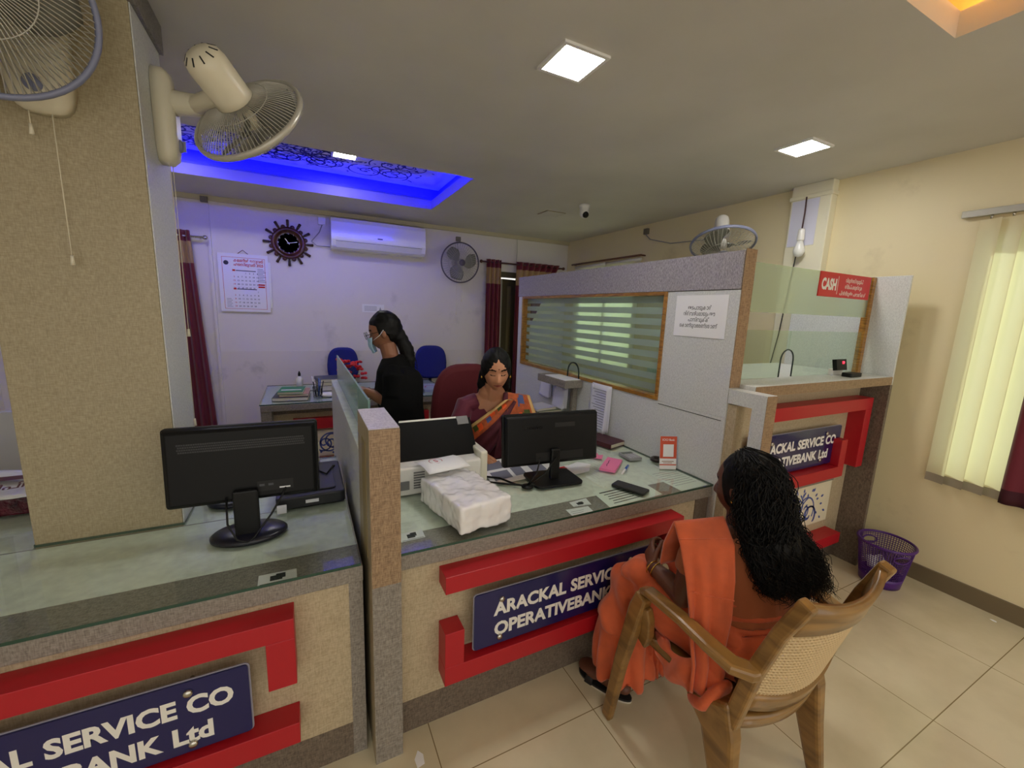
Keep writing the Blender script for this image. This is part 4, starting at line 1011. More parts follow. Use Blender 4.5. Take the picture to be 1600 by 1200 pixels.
# newspaper bundle at far left
t = thing('newspaper_bundle', 'wrapped bundle of newspapers behind the column at the left edge', 'newspapers', (-1.06, 2.25, GZ))
a = MB(); a.box(-1.35, -.88, 2.16, 2.42, GZ, GZ + .075); a.build('wrapped_pack', mat('wine_plastic', (66, 14, 30), .2, var=.4, vscale=30, bump=.5), t, bevel=.01)
a = MB(); a.sheet(lambda u, v: (-1.34 + .47 * u, 2.15 + .27 * v, GZ + .082 + .008 * sin(u * 7) + .02 * v), 10, 8); np_ = a.build('newspaper', paper_w, t, solid=.004)
a = MB(); write(a, 'ദീപിക', (-1.10, 2.18, GZ + .096), Vector((1, .3, 0)), Vector((-.2, 1, .1)), h=.05, w=.16, bold=.02); a.box(-1.3, -1.0, 2.28, 2.33, GZ + .105, GZ + .1055); a.build('headline', mat('headline_ink', (96, 50, 60), .7), np_)

# cards and papers lying under the glass
def flat_paper(name, label, cat, poly, m=paper_w, marks=None, group=None, z=.7513, mk=ink):
    cx = sum(p[0] for p in poly) / len(poly); cy = sum(p[1] for p in poly) / len(poly)
    t = thing(name, label, cat, (cx, cy, z), group)
    a = MB(); a.prism([(p[0], p[1], z) for p in poly], (0, 0, .0006)); s = a.build('sheet', m, t)
    if marks:
        a = MB(); o = Vector((poly[0][0], poly[0][1], z + .0008)); U = Vector((poly[1][0] - poly[0][0], poly[1][1] - poly[0][1], 0)); V = Vector((poly[3][0] - poly[0][0], poly[3][1] - poly[0][1], 0))
        for (u0, u1, v0, v1) in marks: a.add([o + U * u0 + V * v0, o + U * u1 + V * v0, o + U * u1 + V * v1, o + U * u0 + V * v1], [(0, 1, 2, 3)], False)
        a.build('printing', mk, s)
    return t
card = [(.30, .62, .25, .72), (.45, .70, .40, .85), (.05, .95, .06, .10)]
flat_paper('business_card', 'business card with black emblem under the left counter glass', 'card', [(-.157, 1.348), (-.05, 1.346), (-.052, 1.402), (-.158, 1.405)], marks=card)
flat_paper('business_card', 'business card with emblem beside the post on the middle counter', 'card', [(.29, 1.425), (.38, 1.428), (.382, 1.487), (.292, 1.485)], marks=card)
flat_paper('business_card', 'business card with emblem, rear one of the two before the clerk monitor', 'card', [(1.05, 1.418), (1.14, 1.408), (1.155, 1.47), (1.055, 1.462)], marks=card)
flat_paper('business_card', 'plain white card, front one of the two before the clerk monitor', 'card', [(.995, 1.345), (1.105, 1.342), (1.115, 1.40), (1.0, 1.408)], marks=[(.1, .6, .3, .35), (.1, .7, .55, .6)], mk=mat('faint_print', (150, 150, 160), .7))
lines = [(.08, .62, .80, .86)] + [(.12 + .03 * (k % 2), .55 + .05 * (k % 3), .66 - k * .13, .70 - k * .13) for k in range(5)]
flat_paper('printed_sheet', 'printed list sheet under the glass below the phone', 'paper', [(1.20, 1.348), (1.535, 1.365), (1.55, 1.535), (1.225, 1.515)], mat('sheet_greenish', (232, 238, 228), .7), lines)
flat_paper('printed_sheet', 'printed form under the glass at the right end of the middle counter', 'paper', [(1.655, 1.355), (1.856, 1.36), (1.857, 1.63), (1.66, 1.64)], mat('sheet_greenish', (232, 238, 228), .7), [(.1, .9, .2 + .08 * k, .215 + .08 * k) for k in range(8)], mk=mat('faint_print', (150, 150, 160), .7))
# newspaper on desk
flat_paper('newspaper', 'open newspaper behind the clerk monitor', 'newspaper', [(.80, 1.745), (1.24, 1.79), (1.26, 2.07), (.84, 2.06)], paper_w, [(.03, .3, .55, .9), (.35, .5, .15, .5), (.55, .93, .62, .92), (.06, .3, .1, .45), (.6, .8, .1, .5)], z=GZ, mk=mat('photo_grey', (120, 122, 140), .7))
flat_paper('leaflet', 'coloured leaflet under the clerk monitor edge', 'paper', [(.84, 1.735), (1.30, 1.79), (1.30, 1.84), (.84, 1.785)], mat('leaflet_white', (236, 230, 222), .6), [(.45, .55, .2, .8), (.8, .93, .1, .8)], z=GZ + .0012, mk=red_ink)
# parcel wrapped in plastic on the counter
t = thing('wrapped_parcel', 'white parcel in clear plastic wrap on the middle counter', 'parcel', (.57, 1.56, GZ))
def pshape(co, n):
    q = noise.noise(co * 22) * .007 + noise.noise(co * 55) * .003 + abs(noise.noise(Vector((co.x * 14 + co.z * 9, co.y * 6, 3)))) * .010; return co + n * q
a = MB(Matrix.Translation((.57, 1.56, 0)) @ Matrix.Rotation(radians(10), 4, 'Z')); a.box(-.115, .115, -.20, .155, GZ + .012, GZ + .118); a.sphere((0, .16, GZ + .055), (.105, .06, .045), 14, 10)
blob(a, 'plastic_wrap', mat('wrap_white', (240, 238, 238), .22, coat=.6, spec=.6), t, .007, 2, pshape)
a = MB(Matrix.Translation((.57, 1.56, 0)) @ Matrix.Rotation(radians(10), 4, 'Z')); a.sheet(lambda u, v: (-.10 + .20 * u, .10 + .16 * v, GZ + .145 + .012 * sin(v * 3)), 6, 6); pf = a.build('printed_top_sheet', paper_w, t, solid=.001)
a = MB(Matrix.Translation((.57, 1.56, 0)) @ Matrix.Rotation(radians(10), 4, 'Z')); write(a, 'S', (-.02, .19, GZ + .1575), X, Y, h=.03, bold=.02, align='C'); a.torus((-.02, .205, GZ + .157), Z, .03, .0015, 24, 4, .2); a.build('stamp', mat('stamp_red', (200, 90, 110), .7), pf)
# dot-matrix printer
t = thing('desk_printer', 'white desk printer with raised black lid beside the post', 'printer', (.52, 1.90, GZ))
a = MB(); a.rbox((.285, 1.78, GZ), X, Y, Z, .47, .27, .13, .02); a.build('body', white_plastic, t, bevel=.008)
a = MB(); a.box(.745, .785, 1.78, 2.02, GZ, GZ + .165); a.build('side_cheek', mat('cheek_cream', (226, 222, 206), .35), t, bevel=.01)
a = MB(); a.box(.29, .40, 1.774, 1.7795, GZ + .03, GZ + .07); a.build('paper_slot', grey_plastic, t)
a = MB()
for k in range(7): a.box(.42, .47, 1.7765, 1.7795, GZ + .03 + k * .012, GZ + .036 + k * .012)
a.build('grille', grey_plastic, t)
a = MB(); a.obox((.53, 1.93, GZ + .20), X, (0, .62, .78), (0, -.78, .62), .235, .105, .008); ld = a.build('lid', mat('lid_black', (5, 5, 6), .5, spec=.15), t, bevel=.004)
a = MB(); a.obox((.575, 1.996, GZ + .285), X, (0, .62, .78), (0, -.78, .62), .175, .006, .005); a.build('lid_rail', white_plastic, ld)
for x in (.335, .72): a = MB(); a.obox((x, 1.985, GZ + .270), X, (0, .62, .78), (0, -.78, .62), .03, .022, .012); a.build('lid_hinge', grey_plastic, ld)
# stationery
t = thing('mobile_phone', 'black mobile phone lying near the counter edge', 'phone', (1.41, 1.455, GZ))
M = Matrix.Translation((1.41, 1.455, GZ)) @ Matrix.Rotation(radians(24), 4, 'Z')
a = MB(M); a.rbox((-.04, -.085, 0), X, Y, Z, .08, .17, .010, .012); a.build('case', mat('phone_black', (16, 16, 17), .5), t, bevel=.002)
a = MB(M); a.rbox((-.036, -.081, .0101), X, Y, Z, .072, .162, .0006, .010); a.build('screen', mat('phone_glass', (10, 10, 12), .25), t)
t = thing('payment_stand', 'orange and white payment card stand by the partition', 'stand', (1.81, 1.585, GZ))
U = Vector((.92, -.40, 0)).normalized(); V = Vector((.05, .13, 1)).normalized(); N = U.cross(V); o = Vector((1.755, 1.60, GZ))
a = MB(); a.prism([o, o + U * .095, o + U * .095 + V * .185, o + V * .185], -N * .004); bd_ = a.build('card', paper_w, t)
a = MB()
def rc(u0, u1, v0, v1, q): b = o + N * q; a.add([b + U * u0 + V * v0, b + U * u1 + V * v0, b + U * u1 + V * v1, b + U * u0 + V * v1], [(0, 1, 2, 3)], False)
a.m = 0; rc(.0, .095, .06, .185, .0006); a.m = 1; rc(.018, .078, .070, .140, .0009); a.m = 0; rc(.0, .095, .022, .028, .0008); a.m = 2; rc(.012, .08, .042, .046, .0008); rc(.02, .07, .034, .037, .0008)
a.m = 1; write(a, 'ICICI Bank', o + N * .001 + U * .0475 + V * .160, U, V, h=.012, w=.07, bold=.012, align='C')
a.build('printing', [mat('orange_red', (206, 74, 34), .45), paper_w, mat('faint_brown', (150, 110, 90), .7)], bd_)
a = MB(); a.prism([o - N * .004, o + U * .095 - N * .004, o + U * .095 - N * .07, o - N * .07], (0, 0, .002)); a.build('foot', paper_w, t)
solo(MB().torus((1.835, 1.70, GZ + .012), Z, .026, .012, 28, 10, 1.0), 'tape_roll', mat('tape_dark', (36, 24, 22), .3), 'dark roll of tape behind the payment stand', 'tape', (1.835, 1.70, GZ))
t = thing('calculator', 'grey desk calculator near the partition', 'calculator', (1.735, 1.815, GZ))
M = Matrix.Translation((1.735, 1.815, GZ)) @ Matrix.Rotation(radians(-8), 4, 'Z')
a = MB(M); a.rbox((-.045, -.06, 0), X, Y, Z, .09, .12, .014, .008); a.build('body', mat('calc_grey', (150, 152, 156), .4), t, bevel=.002)
a = MB(M); a.box(-.036, .036, .02, .048, .0142, .0152); a.build('display', mat('lcd', (112, 120, 112), .2), t)
a = MB(M)
for i in range(4):
    for j in range(5): a.box(-.034 + i * .018, -.022 + i * .018, -.05 + j * .013, -.042 + j * .013, .0142, .017)
a.build('keypad', mat('key_grey', (190, 190, 194), .4), t)
pink = mat('pink_paper', (240, 130, 176), .6)
t = thing('sticky_note_pad', 'pink paper pad with a written line on the counter glass', 'note pad', (1.525, 1.74, GZ))
a = MB(); P = [(1.42, 1.71), (1.475, 1.645), (1.63, 1.765), (1.58, 1.835)]; a.prism([(p[0], p[1], GZ) for p in P], (0, 0, .014)); pdn = a.build('pad', pink, t)
a = MB(); a.ribbon([Vector((1.475 + .02 * k, 1.715 + .017 * k + .006 * (k % 2), GZ + .0145)) for k in range(5)], .004, Z); a.build('writing', mat('pen_purple', (120, 40, 90), .6), pdn)
solo(MB().prism([(1.49, 1.90, GZ), (1.545, 1.845, GZ), (1.60, 1.90, GZ), (1.57, 1.905, GZ), (1.585, 1.94, GZ), (1.52, 1.95, GZ)], (0, 0, .003)), 'sticky_note', pink, 'small cut pink notes behind the pink pad', 'note', (1.54, 1.90, GZ))
solo(MB().prism([(1.20, 1.70, GZ), (1.36, 1.72, GZ), (1.43, 1.80, GZ), (1.38, 1.86, GZ), (1.22, 1.80, GZ)], (0, 0, .002)), 'paper_slip', paper_w, 'white paper slips right of the clerk monitor stand', 'paper', (1.3, 1.77, GZ))
t = thing('ballpoint_pen', 'blue and white pen lying beside the pink pad', 'pen', (1.55, 1.65, GZ))
a = MB(); a.tube([(1.495, 1.612, GZ + .006), (1.59, 1.68, GZ + .006)], .005, 8); a.build('barrel', paper_w, t)
a = MB(); a.tube([(1.555, 1.655, GZ + .006), (1.612, 1.696, GZ + .006)], .0062, 8); a.build('cap', mat('pen_blue', (50, 90, 170), .4), t)
def book(label, x0, x1, y0, y1, z, h, cover, group=None, rz=0, cat='book', name='book'):
    cx, cy = (x0 + x1) / 2, (y0 + y1) / 2
    t = thing(name, label, cat, (cx, cy, z), group)
    M = Matrix.Translation((cx, cy, z)) @ Matrix.Rotation(rz, 4, 'Z'); w, d = (x1 - x0) / 2, (y1 - y0) / 2
    a = MB(M); a.box(-w, w, -d, d, 0, .002); a.box(-w, w, -d, d, h - .002, h); a.box(-w, -w + .003, -d, d, .002, h - .002); a.build('cover', cover, t)
    a = MB(M); a.box(-w + .003, w - .004, -d + .004, d - .004, .002, h - .002); a.build('pages', mat('page_cream', (226, 220, 196), .7), t)
    return t
book('dark maroon diary lying by the partition', 1.69, 1.85, 1.99, 2.21, GZ, .028, mat('diary_maroon', (72, 24, 34), .45), rz=radians(14))
bk = [('bottom ledger in the stack under the bracket shelf', 1.50, 1.76, 2.56, 2.86, .04, (150, 140, 128)), ('second ledger in the stack under the bracket shelf', 1.53, 1.77, 2.60, 2.86, .03, (60, 60, 62)), ('green edged ledger in the stack under the bracket shelf', 1.56, 1.78, 2.64, 2.88, .03, (116, 126, 96)), ('top ledger in the stack under the bracket shelf', 1.55, 1.74, 2.66, 2.84, .018, (200, 200, 204))]
z = GZ
for k, (lb, x0, x1, y0, y1, h, c) in enumerate(bk): book(lb, x0, x1, y0, y1, z, h, mat('ledger_%d' % k, c, .5), 'ledgers under the bracket shelf', radians(-6 + 5 * k)); z += h + .0006
solo(MB().prism([(1.41, 2.30, GZ), (1.58, 2.33, GZ), (1.56, 2.52, GZ), (1.405, 2.48, GZ)], (0, 0, .06)), 'paper_stack', doc_m, 'stack of white papers beside the clerk on the desk return', 'papers', (1.49, 2.41, GZ), bevel=.002)
# back desk objects
DZ = .7654
for k, (lb, x0, x1, y0, y1, h, c, r) in enumerate((('bottom ledger with dark cover, under the green book', -.25, .03, 4.02, 4.34, .03, (44, 46, 74), -5), ('pink edged ledger in the middle of the green book stack', -.20, .03, 4.06, 4.36, .022, (190, 140, 130), -4), ('bright green book on top of the left stack on the back desk', -.21, -.01, 4.05, 4.32, .022, (16, 120, 84), -6))):
    t = book(lb, x0, x1, y0, y1, DZ + (0, .0305, .053)[k], h, mat('desk_book_%d' % k, c, .5), 'books on the back desk', radians(r))
a = MB(Matrix.Translation((-.11, 4.185, DZ + .0755)) @ Matrix.Rotation(radians(-6), 4, 'Z')); a.box(-.08, .08, -.05, -.02, 0, .0006); a.build('title_label', paper_w, t)
z = DZ
for k, (lb, h, c) in enumerate((('bottom book behind the pen holder', .05, (58, 54, 52)), ('middle book behind the pen holder', .035, (120, 116, 96)), ('top open book behind the pen holder', .03, (60, 64, 92)))):
    book(lb, .10, .36, 4.42, 4.68, z, h, mat('mid_book_%d' % k, c, .5), 'books on the back desk', radians(4 * k)); z += h + .0006
z = DZ
for k, (lb, h, c) in enumerate((('bottom book of the stack right of the standing woman', .03, (70, 66, 58)), ('middle green book right of the standing woman', .03, (92, 100, 80)), ('top pink and white book right of the standing woman', .035, (222, 110, 120)))):
    book(lb, .86, 1.06, 4.12, 4.40, z, h, mat('right_book_%d' % k, c, .5), 'books on the back desk', radians(3 * k - 5)); z += h + .0006
t = thing('folder', 'pale blue folder with a pink arc lying on the back desk', 'folder', (1.17, 4.3, DZ))
a = MB(); a.prism([(1.09, 4.12, DZ), (1.32, 4.10, DZ), (1.30, 4.46, DZ), (1.10, 4.48, DZ)], (0, 0, .02)); f_ = a.build('cover', mat('folder_blue', (150, 160, 190), .5), t)
a = MB(); a.ribbon([Vector((1.19 + .06 * cos(pi * k / 10), 4.24 + .10 * sin(pi * k / 10), DZ + .0205)) for k in range(11)], .014, Z); a.build('arc_print', mat('arc_pink', (170, 90, 130), .6), f_)
t = thing('glue_bottle', 'small white bottle with dark cap on the back desk', 'bottle', (-.05, 4.66, DZ))
a = MB(); a.lathe([(0, 0), (.03, 0), (.03, .09), (.015, .11), (.012, .12)], (-.05, 4.66, DZ), 18); a.build('bottle', white_plastic, t)
a = MB(); a.lathe([(.013, .12), (.013, .145), (.004, .17), (0, .17)], (-.05, 4.66, DZ), 14); a.build('cap', black_plastic, t)
t = thing('pen_holder', 'wire pen holder with pens on the back desk', 'pen holder', (.10, 4.13, DZ))
a = MB(); a.lathe([(.035, .0), (.035, .02), (.038, .06), (.040, .10)], (.10, 4.13, DZ), 16, cap=False); a.build('cup', mat('wire_grey', (70, 74, 78), .4, .6), t, wire=.004)
for k in range(5):
    a = MB(); an = k * 1.3; a.tube([(.10 + .02 * cos(an), 4.13 + .02 * sin(an), DZ + .005), (.10 + .05 * cos(an), 4.13 + .045 * sin(an), DZ + .15 + .02 * (k % 3))], .004, 6); a.build('pen', [black_plastic, mat('pen_blue', (50, 90, 170), .4), white_plastic][k % 3], t)
t = thing('paperweight_dish', 'white oval dish on the back desk beside the divider', 'dish', (.19, 4.16, DZ))
a = MB(); a.lathe([(0, .006), (.05, .006), (.075, .022), (.078, .024), (.055, 0), (0, 0)], (.19, 4.16, DZ), 28); a.build('dish', white_plastic, t)
solo(MB().obox((-.0, 4.50, DZ + .002), (.9, -.45, 0), (.45, .9, 0), Z, .10, .012, .0015), 'ruler', mat('steel_ruler', (70, 74, 80), .3, .7), 'dark ruler lying on the back desk behind the pen holder', 'ruler', (0, 4.5, DZ))
# red flowers in vase
t = thing('flower_vase', 'bunch of red artificial flowers before the left blue chair', 'flowers', (.38, 4.30, DZ))
a = MB(); a.lathe([(0, 0), (.035, 0), (.05, .05), (.03, .10), (.035, .12)], (.38, 4.30, DZ), 20); a.build('vase', mat('vase_dark', (40, 60, 46), .4), t)
rnd = random.Random(3); pr_ = mat('petal_red', (200, 16, 36), .5); gr_ = mat('stem_green', (40, 70, 34), .6)
for k in range(22):
    an = rnd.uniform(0, 6.28); rr = rnd.uniform(.02, .19); zz = rnd.uniform(.14, .36) - rr * .35; p = Vector((.38 + rr * cos(an), 4.30 + .55 * rr * sin(an), DZ + zz))
    a = MB(); a.tube([(.38, 4.30, DZ + .10), Vector((.38, 4.30, DZ + .10)).lerp(p, .5) + Vector((0, 0, .03)), p], .002, 5); st_ = a.build('stem', gr_, t)
    a = MB()
    for q in range(7):
        b = q * 2 * pi / 7; d = Vector((cos(b), sin(b) * .7, rnd.uniform(.1, .7))).normalized(); a.sphere(p + d * .020, (.016, .014, .012), 7, 5)
    a.build('bloom', pr_, st_)
# display unit on the cash counter
t = thing('token_display', 'small black token display with red digits on the cash counter', 'display', (2.96, 1.36, 1.288))
a = MB(); a.box(2.92, 3.03, 1.385, 1.413, 1.288, 1.325); a.build('stand', white_plastic, t)
a = MB(); a.obox((2.965, 1.378, 1.352), X, (0, .2, 1), (0, -1, .2), .056, .034, .012); d_ = a.build('display', black_plastic, t)
a = MB(); U = X; V = Vector((0, .2, 1)).normalized(); N = Vector((0, -1, .2)).normalized(); write(a, '19', Vector((2.973, 1.378, 1.356)) + N * .0128, U, V, h=.018, w=.022, bold=.01); a.add([Vector((2.955, 1.378, 1.336)) + N * .0126, Vector((3.0, 1.378, 1.336)) + N * .0126, Vector((3.0, 1.379, 1.348)) + N * .0126, Vector((2.955, 1.379, 1.348)) + N * .0126], [(0, 1, 2, 3)], False)
a.build('digits', lamp_mat('digit_red', (1.0, .03, .06), 3.0), d_)
a = MB(); a.rbox((2.915, 1.285, 1.288), X, Y, Z, .125, .055, .024, .01); a.build('keypad_base', black_plastic, t, bevel=.003)
solo(MB().tube([(2.02, 1.47, 1.296), (2.14, 1.49, 1.296)], .006, 8), 'ballpoint_pen', mat('pen_green', (70, 96, 90), .4), 'dark pen lying behind the cash counter glass', 'pen', (2.08, 1.48, 1.29))
# waste basket
t = thing('waste_basket', 'purple plastic waste basket beside the baseboard', 'basket', (3.21, 1.075, 0))
purple = mat('purple_plastic', (74, 26, 116), .35); bc = Vector((3.21, 1.075, 0)); r0, r1, hb = .10, .137, .275
def wall(z0, z1, nz, wire, name, na=64):
    a = MB(); a.sheet(lambda u, v: bc + Vector((cos(2 * pi * u), sin(2 * pi * u), 0)) * (r0 + (r1 - r0) * (z0 + (z1 - z0) * v) / hb) + Z * (z0 + (z1 - z0) * v), na, nz)
    if name == 'lattice_wall':
        keep = []
        for k, f in enumerate(a.f):
            i, j = divmod(k, nz); u = (i % na) / na
            an = (u * 2 * pi); 
            hd = lambda c: abs(((an - c + pi) % (2 * pi)) - pi) < .33
            keep.append(not ((hd(1.05) or hd(1.05 + pi)) and nz - 5 <= j <= nz - 3))
        a.f = [f for f, k in zip(a.f, keep) if k]; a.mi = [0] * len(a.f); a.sm = [True] * len(a.f)
    return a.build(name, purple, t, wire=wire, solid=0 if wire else .004)
wall(.065, .270, 16, .0042, 'lattice_wall'); wall(0.002, .065, 3, 0, 'base_band')
a = MB(); a.lathe([(0, .002), (r0, .002), (r0, .006), (0, .006)], bc, 40); a.build('bottom', purple, t)
a = MB(); a.torus(bc + Z * .272, Z, r1 + .002, .008, 48, 8); a.build('rim', purple, t)
for c in (1.05, 1.05 + pi):
    a = MB(); P = []
    for k in range(21):
        b = 2 * pi * k / 20; an = c + .36 * cos(b); zz = .218 + .022 * sin(b); rr = r0 + (r1 - r0) * zz / hb; P.append(bc + Vector((cos(an) * rr, sin(an) * rr, zz)))
    a.tube(P, .005, 6); a.build('handle_hole', purple, t)
for k, (dx, dy, dz, lb) in enumerate(((-.035, .04, .12, 'crumpled white paper cup in the basket, left one'), (.0, -.025, .10, 'crumpled paper cup near the front of the basket'), (.035, .02, .11, 'crumpled white paper in the basket, right one'))):
    a = MB(); c = bc + Vector((dx, dy, dz)); d = Vector((.6 - k * .5, .4, .7)).normalized()
    a.lathe([(0, -.03), (.022, -.03), (.03, .03), (.032, .032), (.028, .03), (.02, -.026), (0, -.026)], c, 16, d)
    o = solo(a, 'paper_cup', paper_w, lb, 'paper cup', c, 'crumpled paper in the basket')
# scraps on the floor
for k, (x, y, s, lb) in enumerate(((.31, 1.24, .03, 'torn white paper scrap on the floor by the post'), (3.38, .62, .014, 'tiny white scrap on the floor by the right wall'))):
    a = MB(); a.prism([(x - s * .5, y - s, .0), (x + s * .4, y - s * .8, .0), (x + s * .5, y + s * .3, .0), (x, y + s, .0), (x - s * .6, y + s * .1, .0)], (0, 0, .0012)); solo(a, 'paper_scrap', paper_w, lb, 'paper scrap', (x, y, 0))
# ------------------------------------------------------------------ chairs
chair_wood = wood('chair_plastic_wood', (112, 79, 36), (152, 112, 58), .3, (2.5, 2.5, 9), 2.0, .4)
cane_m = mat('cane_plastic', (214, 186, 142), .4)
ch = thing('plastic_armchair', 'brown wood-grain plastic armchair with cane pattern back under the seated woman in orange', 'chair', (1.335, .75, 0))
CXm = 1.335
def sq(P, w, d, side=(1, 0, 0)):
    """square-section sweep"""
    a = MB(); pts = [Vector(p) for p in P]; rings = []
    for i, p in enumerate(pts):
        t = (pts[min(i + 1, len(pts) - 1)] - pts[max(i - 1, 0)]).normalized(); u = Vector(side); u = (u - t * u.dot(t)).normalized(); v = t.cross(u)
        ww = w[i] if hasattr(w, '__len__') else w; dd = d[i] if hasattr(d, '__len__') else d
        rings.append([p + u * ww / 2 * i1 + v * dd / 2 * j1 for i1, j1 in ((-1, -1), (1, -1), (1, 1), (-1, 1))])
    a.loft(rings, True, smooth=False); return a
for s in (-1, 1):
    fx = CXm + s * .288
    sq([(CXm + s * .298, 1.085, 0), (CXm + s * .292, 1.04, .30), (fx, .985, .56), (fx, .962, .628)], [.030, .036, .044, .046], [.045, .05, .06, .05]).build('leg', chair_wood, ch, bevel=.008)
    sq([(fx, .955, .585), (fx - s * .010, .945, .54), (CXm + s * .262, .955, .47), (CXm + s * .250, .985, .41)], [.03, .03, .03, .03], [.045, .04, .04, .05]).build('arm_brace', chair_wood, ch, bevel=.006)
    sq([(CXm + s * .226, .715, .425), (CXm + s * .228, .665, .34), (CXm + s * .236, .635, .20), (CXm + s * .250, .595, 0)], [.055, .055, .045, .036], [.17, .115, .08, .05]).build('leg', chair_wood, ch, bevel=.012)
    sq([(fx, .975, .638), (fx, .945, .651), (fx, .80, .652), (fx - s * .002, .70, .640), (fx - s * .012, .63, .628), (fx - s * .045, .595, .622), (CXm + s * .222, .585, .622)], [.040, .048, .052, .056, .056, .05, .04], [.026, .028, .028, .030, .034, .038, .038]).build('armrest', chair_wood, ch, bevel=.010)
    sq([(CXm + s * .226, .640, .395), (CXm + s * .222, .600, .60), (CXm + s * .214, .550, .77), (CXm + s * .206, .500, .892)], [.038, .038, .036, .036], [.045, .045, .04, .042]).build('back_stile', chair_wood, ch, bevel=.008)
a = MB()
def seatf(u, v):
    w = .236 + .014 * v; x = CXm + (u - .5) * 2 * w; y = .63 + .39 * v; return (x, y, .428 - .016 * sin(pi * u) * sin(pi * min(1, v * 1.1)) - .02 * max(0, v - .85) / .15)
a.sheet(seatf, 16, 14); a.build('seat', chair_wood, ch, solid=.022)
yb_ = lambda z: .632 - (z - .42) * .27
hf_ = lambda z: .226 - (z - .42) * .042 - .014
def railp(z0, z1, sag0, sag1, name, m, th, nu=24, nv=3, wire=0):
    a = MB()
    def f(u, v):
        q = (u - .5) * 2; z = (z0 + sag0 * (1 - q * q)) * (1 - v) + (z1 + sag1 * (1 - q * q)) * v
        return (CXm + q * hf_(z), yb_(z) - .045 * (1 - q * q), z)
    a.sheet(f, nu, nv); return a.build(name, m, ch, solid=0 if wire else th, wire=wire)
railp(.775, .882, .0, -.026, 'top_rail', chair_wood, .022)
railp(.530, .775, -.03, .0, 'cane_panel', cane_m, .004, 34, 22, wire=.0080)
railp(.470, .532, -.03, -.03, 'lower_rail', chair_wood, .022)
railp(.385, .432, -.015, -.015, 'seat_rail', chair_wood, .022)

def office_chair(label, c, yaw, W, H, z0, cloth, group, seatz=.48):
    t = thing('office_chair', label, 'chair', (c[0], c[1], 0), group)
    M = Matrix.Translation((c[0], c[1], 0)) @ Matrix.Rotation(yaw, 4, 'Z')      # faces local -Y
    a = MB(M); rings = []
    n = 36
    for (g, d) in ((.86, .0), (.97, .012), (1.0, .035), (.97, .058), (.86, .07)):
        ring = []
        for j in range(n):
            b = 2 * pi * j / n; e = .62
            x = (abs(cos(b)) ** e) * (1 if cos(b) > 0 else -1) * W / 2 * g; z = (abs(sin(b)) ** e) * (1 if sin(b) > 0 else -1) * H / 2 * g
            x *= 1 - .10 * max(0, z / (H / 2))
            ring.append(Vector((x, .20 + d - .07 * (1 - (2 * x / W) ** 2) * 0 + .0, z0 + H / 2 + z)))
        rings.append(ring)
    a.loft(rings, True); a.build('backrest', cloth, t, fixn=True)
    a = MB(M); a.rbox((-.23, -.25, seatz - .07), X, Y, Z, .46, .46, .07, .07); a.build('seat', cloth, t, bevel=.015)
    a = MB(M); a.tube([(0, .10, seatz - .08), (0, .26, seatz - .06), (0, .29, seatz + .05), (0, .275, z0 + .15)], .02, 8, side=(1, 0, 0), r2=.012); a.build('back_bracket', black_plastic, t)
    a = MB(M); a.cyl((0, 0, .09), (0, 0, seatz - .07), .028, 14); a.build('gas_column', black_plastic, t)
    for k in range(5):
        b = 2 * pi * k / 5 + .3; p = Vector((.27 * cos(b), .27 * sin(b), .06))
        a = MB(M); a.tube([(0, 0, .10), p], [.028, .018], 8); lg_ = a.build('base_leg', black_plastic, t)
        a = MB(M); a.sphere(p - Vector((0, 0, .03)), .028, 10, 8); a.build('caster', black_plastic, lg_)
    return t
blue_cloth = mat('blue_chair_cloth', (18, 28, 128), .75, bump=.2, bscale=300)
office_chair('blue office chair behind the red flowers on the back desk', (.41, 4.90, 0), radians(2), .34, .40, .73, blue_cloth, 'blue office chairs at the back wall')
office_chair('blue office chair right of the standing woman', (1.40, 4.90, 0), radians(-8), .40, .42, .73, blue_cloth, 'blue office chairs at the back wall')
office_chair('high maroon office chair behind the seated clerk', (.99, 2.44, 0), radians(170) + pi + radians(8), .50, .66, .58, mat('maroon_chair_cloth', (96, 18, 30), .75, bump=.2, bscale=300), 'maroon chair', .50)

